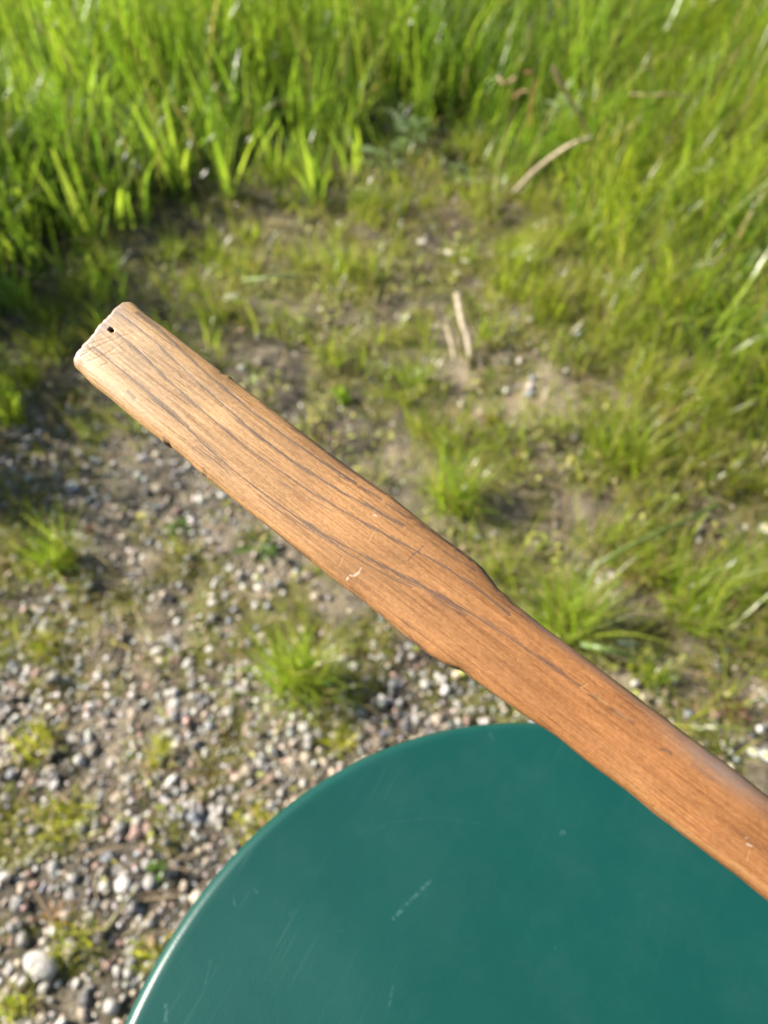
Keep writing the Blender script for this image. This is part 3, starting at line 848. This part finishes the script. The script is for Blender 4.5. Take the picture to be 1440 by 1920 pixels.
prof += [(R_, -.024), (R_ - .002, -.027), (R_ - .004, -.024), (R_ - .004, -.006), (.0001, -.005)]
lathe("table_top", prof[::-1], 256, ENAMEL, table, (0, 0, TAB_Z - TZ))
METAL = NT("dark_green_metal"); METAL.p.inputs["Base Color"].default_value = (.01, .07, .06, 1); METAL.p.inputs["Roughness"].default_value = .45
METAL.bump(METAL.noise(METAL.new("ShaderNodeTexCoord").outputs["Object"], 300, 3), .15, .001)
for i in range(3):
    a = radians(-70 + 120 * i)
    ca, sa = math.cos(a), math.sin(a)
    pts = [np.array([ca * r_, sa * r_, z_]) for r_, z_ in ((.13, TAB_Z - TZ - .012), (.145, .40), (.165, .2), (.19, .0))]
    o = tube("leg", pts, .009, .008, (1, 1, 1), METAL.m, None, None, 1, 12); o.parent = table
bracelet = [(.150, .205), (.156, .200), (.156, .190), (.150, .185), (.150, .205)]
lathe("leg_ring", bracelet[::-1], 64, METAL.m, table)

# ------------------------------------------------------------------ the old wooden handle
Z0, Z1, ULEN = .265, .197, 1575.0
def lam_of_u(u):
    s = np.asarray(u, float) / ULEN
    return s * Z0 / (Z1 - s * (Z1 - Z0))
def cam_pt(px, py, z): return np.array([(px - 720) / F * z, (960 - py) / F * z, z])
E0 = cam_pt(*U_O, Z0); E1 = cam_pt(*(U_O + U_D * ULEN), Z1)
AX = E1 - E0
def to_world(c): return CAMP + c[..., 0:1] * RIGHT + c[..., 1:2] * UP + c[..., 2:3] * FWD
N_ = np.array([U_N[0], -U_N[1], 0.0])
AXu = AX / np.linalg.norm(AX)
N_ = N_ - AXu * (N_ @ AXu); N_ /= np.linalg.norm(N_)
T_ = np.cross(AXu, N_)
if T_[2] > 0: T_ = -T_                                  # faces the lens
roll = radians(6)
Nr = N_ * math.cos(roll) - (-T_) * -math.sin(roll) * -1 if False else N_ * math.cos(roll) + T_ * -math.sin(roll) * -1 * -1
Tr = T_ * math.cos(roll) + N_ * math.sin(roll)

upper = np.array([(263, 581), (280, 595), (313, 618), (359, 654), (422, 702), (501, 760), (557, 804), (609, 843), (680, 895), (734, 931), (796, 982), (848, 1021),
                  (884, 1046), (911, 1074), (940, 1108), (967, 1134), (1011, 1169), (1062, 1206), (1121, 1252), (1180, 1297), (1235, 1338), (1311, 1395), (1371, 1438), (1440, 1494)], float)
lower = np.array([(150, 694), (182, 729), (224, 760), (263, 795), (297, 822), (324, 841), (347, 858), (380, 889), (422, 922), (484, 972), (536, 1014), (588, 1056), (640, 1097), (692, 1135),
                  (740, 1175), (786, 1212), (813, 1233), (838, 1246), (863, 1256), (880, 1267), (935, 1307), (989, 1344), (1046, 1383), (1099, 1426), (1168, 1477), (1235, 1532), (1317, 1593), (1371, 1634), (1440, 1690)], float)
def uv_of(p):
    p = np.asarray(p, float) - U_O
    return p @ U_D, p @ U_N
uu, vu = uv_of(upper); ul, vl = uv_of(lower)
u_vis = np.concatenate([np.linspace(0, 24, 30)[:-1], np.linspace(24, 1640, 1150)])
vt = np.interp(u_vis, uu, vu, left=vu[0] + 1.5); vb = np.interp(u_vis, ul, vl, left=vl[0])
ker = np.hanning(23); ker /= ker.sum()
def smooth_(a): return np.convolve(np.pad(a, 11, mode='edge'), ker, 'valid')
vt[29:] = smooth_(vt)[29:]; vb[29:] = smooth_(vb)[29:]
vt[:29] = vt[29]; vb[:29] = vb[29]
# hand-worn wobble and the nicks along the edges
vt += 1.2 * (noise(u_vis / 34., u_vis * 0, 4) - .5)
vb += 1.6 * (noise(u_vis / 40., u_vis * 0, 9) - .5)
lam_v = lam_of_u(u_vis)
lam_end = 2.15
lam_x = np.linspace(lam_v[-1], lam_end, 90)[1:]
lam = np.concatenate([lam_v, lam_x])
cen = E0 + lam[:, None] * AX
zc = cen[:, 2]
scale_v = np.concatenate([zc[:len(u_vis)] / F, np.full(len(lam_x), zc[len(u_vis) - 1] / F)])
vt_a = np.concatenate([vt, np.full(len(lam_x), vt[-1])]); vb_a = np.concatenate([vb, np.full(len(lam_x), vb[-1])])
mid = (vt_a + vb_a) / 2 * scale_v; hw = (vt_a - vb_a) / 2 * scale_v
ua = np.concatenate([u_vis, 1640 + (lam_x - lam_x[0]) * 1500])
thick = np.interp(ua, [0, 500, 900, 1300, 1640], [.0050, .0053, .0062, .0074, .0076])
expo = np.interp(ua, [0, 700, 1000, 1400], [4.8, 4.2, 3.4, 3.0])
# rounded tip and rounded far end
rt = 19.0
ins = np.where(ua < rt, rt - np.sqrt(np.maximum(0, rt ** 2 - (rt - np.minimum(ua, rt)) ** 2)), 0) * scale_v
t_end = np.clip((lam - (lam_end - .06)) / .06, 0, 1)
endf = np.sqrt(np.maximum(.02, 1 - t_end ** 2))
hw2 = (hw - ins) * endf; ins2 = np.where(ua < 9., 9. - np.sqrt(np.maximum(0, 81. - (9. - np.minimum(ua, 9.)) ** 2)), 0) * scale_v
th2 = (thick - ins2) * endf
NTOP, NBOT = 176, 40
def section(w_, t_, e_, sgn, cnt):
    ph = np.linspace(0, np.pi, 700)
    c, s = np.cos(ph), np.sin(ph)
    x = w_ * np.sign(c) * np.abs(c) ** (2 / e_); y = t_ * np.abs(s) ** (2 / e_)
    L = np.concatenate([[0], np.cumsum(np.hypot(np.diff(x), np.diff(y)))]); q_ = np.linspace(0, L[-1], cnt)
    return np.interp(q_, L, x), sgn * np.interp(q_, L, y)
ns = len(lam)
SX = np.zeros((ns, NTOP + NBOT)); SY = np.zeros_like(SX)
for i in range(ns):
    xa, ya = section(hw2[i], th2[i], expo[i], 1, NTOP + 1)
    xb, yb = section(hw2[i], th2[i], expo[i], -1, NBOT + 1)
    SX[i] = np.concatenate([xa[:-1], -xb[:-1] * -1 if False else xb[::-1][:-1]]); SY[i] = np.concatenate([ya[:-1], yb[::-1][:-1]])
# where each point lies on the face, in photograph-sized units along and across
VV = (SX + mid[:, None]) / scale_v[:, None]
UU = np.repeat(ua[:, None], VV.shape[1], 1)
PX = U_O[0] + UU * U_D[0] + VV * U_N[0]; PY = U_O[1] + UU * U_D[1] + VV * U_N[1]
topm = SY > -th2[:, None] * .5

def zz(off, sc, pts): return [(off[0] + x / sc, off[1] + y / sc) for x, y in pts]
R3 = ((130, 560), 4.8); R4 = ((380, 760), 4.8); R5 = ((640, 900), 4.8); R6 = ((880, 1040), 4.57); R7 = ((1100, 1200), 3.69)
LINES = [  # (points, half width, strength)
    (zz(*R3, [(640, 165), (800, 280), (900, 370), (1050, 510), (1180, 630), (1300, 740), (1440, 850)]) + zz(*R4, [(350, 0), (500, 120), (640, 210), (800, 320), (920, 430), (1060, 520), (1200, 600), (1400, 730)]), 2.3, 1.),
    (zz(*R3, [(430, 150), (520, 220), (640, 280), (740, 370), (860, 480), (960, 590), (1100, 710), (1200, 800), (1320, 910), (1400, 980)]) + zz(*R4, [(180, 10), (300, 110), (420, 220), (560, 330), (700, 440), (850, 540), (1000, 640), (1150, 740), (1300, 830)]) + zz(*R5, [(130, 200), (280, 280), (420, 350), (570, 440)]), 2.6, 1.),
    (zz(*R3, [(480, 370), (580, 430), (680, 520), (800, 650), (900, 760), (1000, 840), (1100, 930), (1200, 1020), (1340, 1130)]) + zz(*R4, [(130, 160), (260, 280), (400, 400), (520, 490), (650, 580), (800, 680), (950, 780), (1100, 880), (1250, 960)]) + zz(*R5, [(0, 280), (130, 360), (250, 440), (400, 520), (560, 600), (700, 670), (850, 750), (1000, 850), (1130, 940), (1260, 1020)]) + zz(*R6, [(0, 270), (100, 330), (220, 420), (340, 520)]), 2.5, 1.),
    (zz(*R3, [(280, 510), (400, 590), (520, 690), (640, 790), (760, 890), (880, 1000), (980, 1090), (1100, 1180), (1200, 1280)]) + zz(*R4, [(0, 350), (130, 470), (270, 580), (400, 690), (560, 800), (700, 910), (850, 1020), (1000, 1100), (1150, 1200), (1300, 1310)]) + zz(*R5, [(0, 590), (100, 650), (250, 740), (380, 790), (500, 850), (650, 930), (800, 1000), (950, 1080), (1100, 1180), (1250, 1270)]) + zz(*R6, [(0, 510), (130, 600), (260, 680), (380, 750), (500, 830), (600, 900), (700, 970), (780, 1020), (920, 1130)]), 3.0, 1.),
    # companions and short strands
    (zz(*R4, [(0, 420), (100, 500), (220, 590), (310, 680)]), 1.6, .8),
    (zz(*R4, [(560, 850), (700, 960), (850, 1060), (1000, 1150), (1150, 1240), (1320, 1350)]) + zz(*R5, [(0, 630), (200, 760), (330, 820), (500, 920), (650, 990)]), 1.8, .85),
    (zz(*R5, [(500, 900), (640, 960), (760, 1010), (900, 1110), (1000, 1180), (1120, 1240)]), 1.3, .7),
    (zz(*R5, [(680, 950), (800, 1040), (900, 1130), (960, 1170)]), 1.0, .5),
    (zz(*R4, [(720, 720), (850, 790), (950, 850), (1080, 920), (1220, 1000)]), 1.3, .6),
    (zz(*R3, [(940, 1060), (1000, 1090), (1130, 1200)]), 3.6, .9),
    (zz(*R3, [(600, 890), (660, 950)]), 2.0, .7),
    (zz(*R4, [(540, 0), (650, 90), (780, 190), (880, 260), (1000, 350), (1100, 420)]), 1.5, .55),
    (zz(*R4, [(820, 235), (880, 265)]), 2.0, .8),
    (zz(*R4, [(1150, 460), (1300, 580), (1440, 670)]) + zz(*R5, [(200, 0), (300, 85), (400, 150)]), 2.4, .9),
    (zz(*R5, [(0, 0), (130, 40)]), 2.5, .8), (zz(*R5, [(190, 95), (280, 140), (380, 210)]), 2.2, .9),
    (zz(*R5, [(430, 250), (540, 320), (640, 380)]), 2.4, .95), (zz(*R5, [(690, 420), (800, 480), (920, 550), (1010, 610)]), 1.8, .8),
    (zz(*R5, [(1050, 640), (1110, 690), (1170, 745)]), 2.4, .95), (zz(*R5, [(930, 660), (1020, 720), (1110, 775), (1210, 845)]), 1.5, .8),
    (zz(*R5, [(600, 460), (700, 510), (820, 585), (900, 640)]), 1.0, .45),
    (zz(*R5, [(480, 190), (580, 265), (690, 345)]), 1.6, .6), (zz(*R5, [(1240, 790), (1330, 880), (1420, 960)]), 3.0, .85),
    (zz(*R6, [(30, 20), (150, 180), (260, 290), (350, 380)]), 3.0, .8), (zz(*R6, [(400, 560), (520, 650), (640, 730)]), 1.0, .4),
    (zz(*R6, [(600, 910), (700, 950), (780, 1000)]), 1.6, .7), (zz(*R6, [(100, 540), (250, 640), (400, 740)]), 1.0, .5),
    (zz(*R6, [(1020, 1200), (1080, 1240)]), 1.4, .6), (zz(*R6, [(1170, 1310), (1260, 1370), (1370, 1440)]), 1.5, .65),
    (zz(*R7, [(10, 380), (60, 410)]), 1.6, .6), (zz(*R7, [(135, 465), (200, 500), (310, 565)]), 1.6, .6),
    (zz(*R7, [(480, 745), (510, 748), (530, 760), (545, 772)]), 1.8, .9), (zz(*R7, [(690, 850), (760, 900), (830, 950)]), 2.4, .5),
    (zz(*R7, [(1180, 1160), (1255, 1230)]), 2.2, .6), (zz(*R7, [(940, 1270), (1080, 1370), (1210, 1480)]), 1.2, .35),
    (zz(*R5, [(620, 750), (700, 670), (752, 625)]), 1.5, .9), (zz(*R5, [(665, 690), (720, 660)]), 2.0, .8),
    (zz(*R5, [(0, 950), (120, 1030), (220, 1120)]), 3.0, .5), (zz(*R5, [(570, 1280), (640, 1350)]), 1.4, .5),
    (zz(*R5, [(620, 1410), (700, 1480), (780, 1550), (850, 1610)]), 3.0, .9), (zz(*R5, [(950, 1650), (1060, 1690)]), 2.0, .7),
    (zz(*R4, [(60, 600), (80, 660)]), 1.8, 1.), (zz(*R3, [(910, 1300), (935, 1350)]), 2.2, 1.),
    (zz(*R4, [(430, 970), (550, 1060), (700, 1180), (850, 1290), (1000, 1400)]), 2.4, .75),
    (zz(*R3, [(330, 235), (400, 300), (440, 345)]), 1.1, .9),
    (zz(*R5, [(230, 895), (245, 905)]), 1.5, .5), (zz(*R4, [(1090, 1215), (1100, 1225)]), 1.5, .6),
]
CUTS = [zz(*R3, p_) for p_ in ([(140, 560), (300, 500), (450, 420), (640, 350)], [(220, 410), (330, 370), (400, 350)], [(180, 585), (280, 510), (520, 400)],
        [(250, 620), (400, 570), (570, 540)], [(270, 620), (420, 540), (545, 450)], [(240, 470), (350, 430), (450, 400)], [(360, 660), (420, 640)], [(200, 440), (260, 500), (330, 540)],
        [(150, 540), (200, 470)], [(380, 580), (470, 500)])]
flatP = np.stack([PX, PY], -1)
def line_field(pts, half, seed=0, wob=.4):
    pts = np.array(pts, float)
    x0, x1 = pts[:, 0].min() - 12, pts[:, 0].max() + 12; y0, y1 = pts[:, 1].min() - 12, pts[:, 1].max() + 12
    sel = topm & (PX > x0) & (PX < x1) & (PY > y0) & (PY < y1)
    q_ = flatP[sel].copy()
    j = wob * (noise(UU[sel] / 30., UU[sel] * 0 + seed, 3 + seed) - .5) * 2
    q_ += j[:, None] * U_N
    d = np.full(len(q_), 1e9)
    for a, b in zip(pts[:-1], pts[1:]):
        ab = b - a; t = np.clip(((q_ - a) @ ab) / (ab @ ab), 0, 1)
        d = np.minimum(d, np.linalg.norm(q_ - a - t[:, None] * ab, axis=1))
    hwid = half * (.55 + .9 * noise(UU[sel] / 26., UU[sel] * 0, 31 + seed))
    out = np.zeros(PX.shape); out[sel] = sstep(hwid + .9, np.maximum(hwid - 1.0, .05), d)
    return out
grain = np.zeros(PX.shape); core = np.zeros(PX.shape)
def straighten(pts):
    if len(pts) < 7: return pts
    u_, v_ = uv_of(np.array(pts)); deg = 4 if len(pts) < 12 else 7
    un = (u_ - u_.mean()) / (np.ptp(u_) / 2)
    v2 = .85 * np.polyval(np.polyfit(un, v_, deg), un) + .15 * v_
    return [tuple(U_O + a_ * U_D + b_ * U_N) for a_, b_ in zip(u_, v2)]
LINES = [(straighten(p_), h_, s_) for p_, h_, s_ in LINES]
for i, (pts, hw_, st_) in enumerate(LINES): grain = np.maximum(grain, st_ * line_field(pts, hw_ * 1.45, i)); core = np.maximum(core, st_ * line_field(pts, min(.95, hw_ * .42), i))
cuts = np.zeros(PX.shape)
for i, pts in enumerate(CUTS): cuts = np.maximum(cuts, line_field(pts, 1.2, 60 + i, .5))
pale = np.zeros(PX.shape)
for i, (pts, hw_, st_) in enumerate([
    (zz(*R6, [(930, 1140), (990, 1110)]), 2.2, .9), (zz(*R6, [(935, 1150), (1030, 1200), (1140, 1275)]), 2.0, .8), (zz(*R6, [(1230, 1340), (1320, 1400)]), 1.5, .6),
    (zz(*R7, [(440, 1130), (600, 1260), (760, 1370), (950, 1500), (1110, 1620), (1255, 1740)]), 3.2, .75), (zz(*R7, [(180, 900), (280, 980), (380, 1060)]), 2.2, .5),
    (zz(*R5, [(265, 580), (310, 500)]), 1.0, .7), (zz(*R5, [(10, 800), (40, 730)]), 1.0, .6), (zz(*R6, [(400, 920), (425, 840)]), 1.0, .5), (zz(*R7, [(1035, 1480), (1050, 1415)]), 1.2, .6)]):
    pale = np.maximum(pale, st_ * line_field(pts, hw_, 90 + i))
def patch_(c, rx, ry, ang):
    dx = PX - c[0]; dy = PY - c[1]; a = radians(ang)
    u = dx * math.cos(a) + dy * math.sin(a); v = -dx * math.sin(a) + dy * math.cos(a)
    return np.exp(-(u / rx) ** 2 - (v / ry) ** 2) * topm
speck = noise(UU / 4.5, VV / 1.3, 12) * .6 + noise(UU / 12., VV / 2.5, 14) * .4
pale = np.maximum(pale, sstep(.45, .75, speck + .35 * (patch_((1185, 1465), 75, 22, 38) - .35)) * patch_((1185, 1465), 85, 26, 38) * .5)
white = np.zeros(PX.shape)
for i, (pts, hw_) in enumerate([(zz(*R5, [(150, 885), (185, 860)]), 2.0), (zz(*R5, [(80, 920), (90, 905)]), 1.5), (zz(*R5, [(110, 880), (130, 885)]), 1.6), (zz(*R5, [(190, 850), (210, 815)]), 1.0),
                                (zz(*R5, [(315, 350), (330, 355)]), 1.6), (zz(*R7, [(1030, 1330), (1045, 1330)]), 1.3), (zz(*R7, [(1040, 1370), (1070, 1385)]), 1.2)]):
    white = np.maximum(white, line_field(pts, hw_, 120 + i, .8))
dirt = np.clip(patch_((1345, 1440), 120, 22, 37) * .9 + patch_((1130, 1265), 150, 10, 37) * .4 + patch_((240, 600), 40, 16, 40) * .5 + patch_((207, 622), 22, 14, 40) * .6
               + patch_((1000, 1160), 70, 7, 42) * .6 + .75 * sstep(22, 2, UU) * topm, 0, 1) * (.6 + 1.0 * speck)
edge_dark = np.zeros(PX.shape)
hole_c = np.array(zz(*R3, [(432, 335)])[0])
du = (PX - hole_c[0]) * .75 + (PY - hole_c[1]) * .66; dv = -(PX - hole_c[0]) * .66 + (PY - hole_c[1]) * .75
hole = sstep(1.25, .75, np.sqrt((du / 5.0) ** 2 + (dv / 3.6) ** 2) + .35 * (noise(PX / 2.2, PY / 2.2, 8) - .5)) * topm
def nick(P_, depth, width, side, reach=9.0):
    u0, _ = uv_of(P_)
    ed = (vt_a[:, None] - VV) if side > 0 else (VV - vb_a[:, None])
    return -side * depth * scale_v[:, None] * np.exp(-((UU - u0) / width) ** 2) * np.exp(-np.maximum(ed, 0) / reach)
shift = (nick((327, 842), 3, 4, -1, 5) + nick((316, 835), -2.5, 6, -1, 6) + nick((395, 892), 2, 3, -1, 4) + nick((850, 1250), -1.2, 14, -1)
         + nick((432, 710), -2.5, 4, 1, 5) + nick((424, 701), 2, 4, 1, 5) + nick((905, 1066), -2, 14, 1) + nick((935, 1104), 2, 10, 1))
edge_u = np.clip(1 - np.abs((vt_a[:, None] - VV) - 6) / 11, 0, 1) * sstep(480, 640, UU) * sstep(1060, 930, UU) * (SY > -th2[:, None] * .6)
grain = np.maximum(grain, .95 * edge_u ** .6 * sstep(.56, .68, noise(UU / 13., VV / 1.7, 17)))
grain = np.maximum(grain, .6 * sstep(.56, .66, noise(UU / 18., VV / 1.5, 19)) * sstep(9, 2, VV - vb_a[:, None]) * sstep(250, 350, UU) * sstep(1000, 850, UU))
side_lo = sstep(.30, .05, SY / np.maximum(th2[:, None], 1e-6)) * (SX < -.5 * hw2[:, None]) * sstep(270, 380, UU) * sstep(930, 860, UU)
core = np.maximum(core, side_lo * sstep(.30, .48, noise(UU / 40., VV * 0, 23)))
# relief: pores and cuts sink in, the hole goes deep
SYr = SY - (grain * .00007 * (.4 + noise(UU / 4., VV / 1.6, 44)) + cuts * .00004 + hole * .0034 + pale * .00008) * topm
SYr = SYr + (.00005 * (noise(UU / 60., VV / 4., 71) - .5) + .00015 * (noise(UU / 160., VV / 30., 72) - .5)) * topm
Upos = cen[:, None, :] + (SX + shift + mid[:, None])[..., None] * Nr + SYr[..., None] * Tr
tipw = np.clip(1 - ua / 30, 0, 1)[:, None] * (1.6 * (noise(VV / 16., VV * 0, 50) - .5) + 1.3 * (noise(VV / 6., VV * 0, 51) - .5)) * 2.2 * scale_v[:, None]
Upos = Upos + tipw[..., None] * AXu
W_ = to_world(Upos)
m = NTOP + NBOT
i = np.arange(ns - 1)[:, None] * m; j = np.arange(m)[None]; j2 = (j + 1) % m
quads = np.stack([i + j, i + j2, i + m + j2, i + m + j], -1).reshape(-1, 4)
# caps as fans
c0 = W_[0].mean(0); c1 = W_[-1].mean(0)
allv = np.concatenate([W_.reshape(-1, 3), c0[None], c1[None]])
nv0 = ns * m
jj = np.arange(m)
tris = np.concatenate([np.stack([jj * 0 + nv0, (jj + 1) % m, jj], -1), np.stack([jj * 0 + nv0 + 1, (ns - 1) * m + jj, (ns - 1) * m + (jj + 1) % m], -1)])
org = to_world(E0[None])[0]
me = mesh_np("wooden_handle", allv - org, quads=quads[:, ::-1], tris=tris[:, ::-1])
def put(name, arr):
    a = me.attributes.new(name, 'FLOAT', 'POINT')
    a.data.foreach_set("value", np.concatenate([arr.ravel(), [0, 0]]).astype(np.float32))
put("core", core); put("grain", grain); put("cuts", cuts); put("pale", pale); put("white", white); put("dirt", dirt); put("hole", hole)
along_m = lam[:, None] * np.linalg.norm(AX) + 0 * SX
a = me.attributes.new("wood_pos", 'FLOAT_VECTOR', 'POINT')
wp = np.stack([along_m, SX + mid[:, None], SY], -1).reshape(-1, 3); wp = np.concatenate([wp, np.zeros((2, 3))])
a.data.foreach_set("vector", wp.astype(np.float32).ravel())

k = NT("old_varnished_ash")
pos = k.attr("wood_pos").outputs["Vector"]
sp = k.new("ShaderNodeSeparateXYZ"); k.link(pos, sp.inputs[0])
tone = k.new("ShaderNodeMapRange"); k.link(sp.outputs[0], tone.inputs[0]); tone.inputs[1].default_value = .02; tone.inputs[2].default_value = .20
base = k.mix(tone.outputs[0], (.318, .200, .090), (.318, .142, .052))
cl = k.noise(k.mapped(pos, (28, 90, 90)), 1, 4, .6)
base = k.mix(1.0, base, k.ramp(cl, [(.3, (.68, .66, .63)), (.7, (1.20, 1.19, 1.16))]), 'MULTIPLY')
fib = k.noise(k.mapped(pos, (40, 1500, 900)), 1, 4, .7)
base = k.mix(1.0, base, k.ramp(fib, [(.32, (.62, .54, .45)), (.5, (1.0, 1.0, 1.0)), (.72, (1.22, 1.25, 1.28))]), 'MULTIPLY')
crz = k.noise(k.mapped(pos, (700, 1500, 900)), 1, 3, .7)
base = k.mix(1.0, base, k.ramp(crz, [(.3, (.78, .75, .70)), (.7, (1.16, 1.17, 1.18))]), 'MULTIPLY')
pore = k.ramp(k.noise(k.mapped(pos, (28, 1500, 900)), 1, 3, .65), [(.44, .0), (.55, 1.)])
thin = k.ramp(k.noise(k.mapped(pos, (30, 1500, 1100)), 1, 4, .7), [(.56, 0.), (.64, 1.)])
thin = k.math('MULTIPLY', thin, k.ramp(k.noise(k.mapped(pos, (12, 220, 220)), 1, 2), [(.42, 0.), (.58, .85)]))
thin = k.math('MULTIPLY', thin, k.math('SUBTRACT', 1.15, tone.outputs[0], clamp=True))
base = k.mix(thin, base, (.15, .085, .045))
gr = k.math('MAXIMUM', k.math('MULTIPLY', k.math('MULTIPLY', k.attr("grain").outputs["Fac"], pore), .72), k.math('MULTIPLY', k.attr("core").outputs["Fac"], .95))
base = k.mix(k.math('MULTIPLY', gr, .92), base, (.034, .027, .027))
base = k.mix(k.math('MULTIPLY', k.attr("cuts").outputs["Fac"], .55), base, (.19, .105, .055))
base = k.mix(k.math('MULTIPLY', k.attr("dirt").outputs["Fac"], .85), base, (.21, .150, .118))
base = k.mix(k.math('MULTIPLY', k.attr("pale").outputs["Fac"], .32), base, (.46, .30, .14))
base = k.mix(k.math('MULTIPLY', k.attr("white").outputs["Fac"], .5), base, (.58, .50, .42))
base = k.mix(k.attr("hole").outputs["Fac"], base, (.012, .008, .006))
k.link(base, k.p.inputs["Base Color"])
ro = k.math('ADD', k.math('MULTIPLY', crz, .35), k.math('ADD', .25, k.math('MULTIPLY', gr, .25)))
k.link(ro, k.p.inputs["Roughness"])
k.p.inputs["Specular IOR Level"].default_value = .4
hh = k.math('ADD', k.math('MULTIPLY', fib, .6), k.math('SUBTRACT', k.math('MULTIPLY', crz, .5), k.math('ADD', gr, thin)))
k.bump(hh, .5, .00014)
handle = link("wooden_handle", me, k.m, None, org)
tag(handle, "old varnished wooden handle with dark grain and a hole near its tip", "handle")
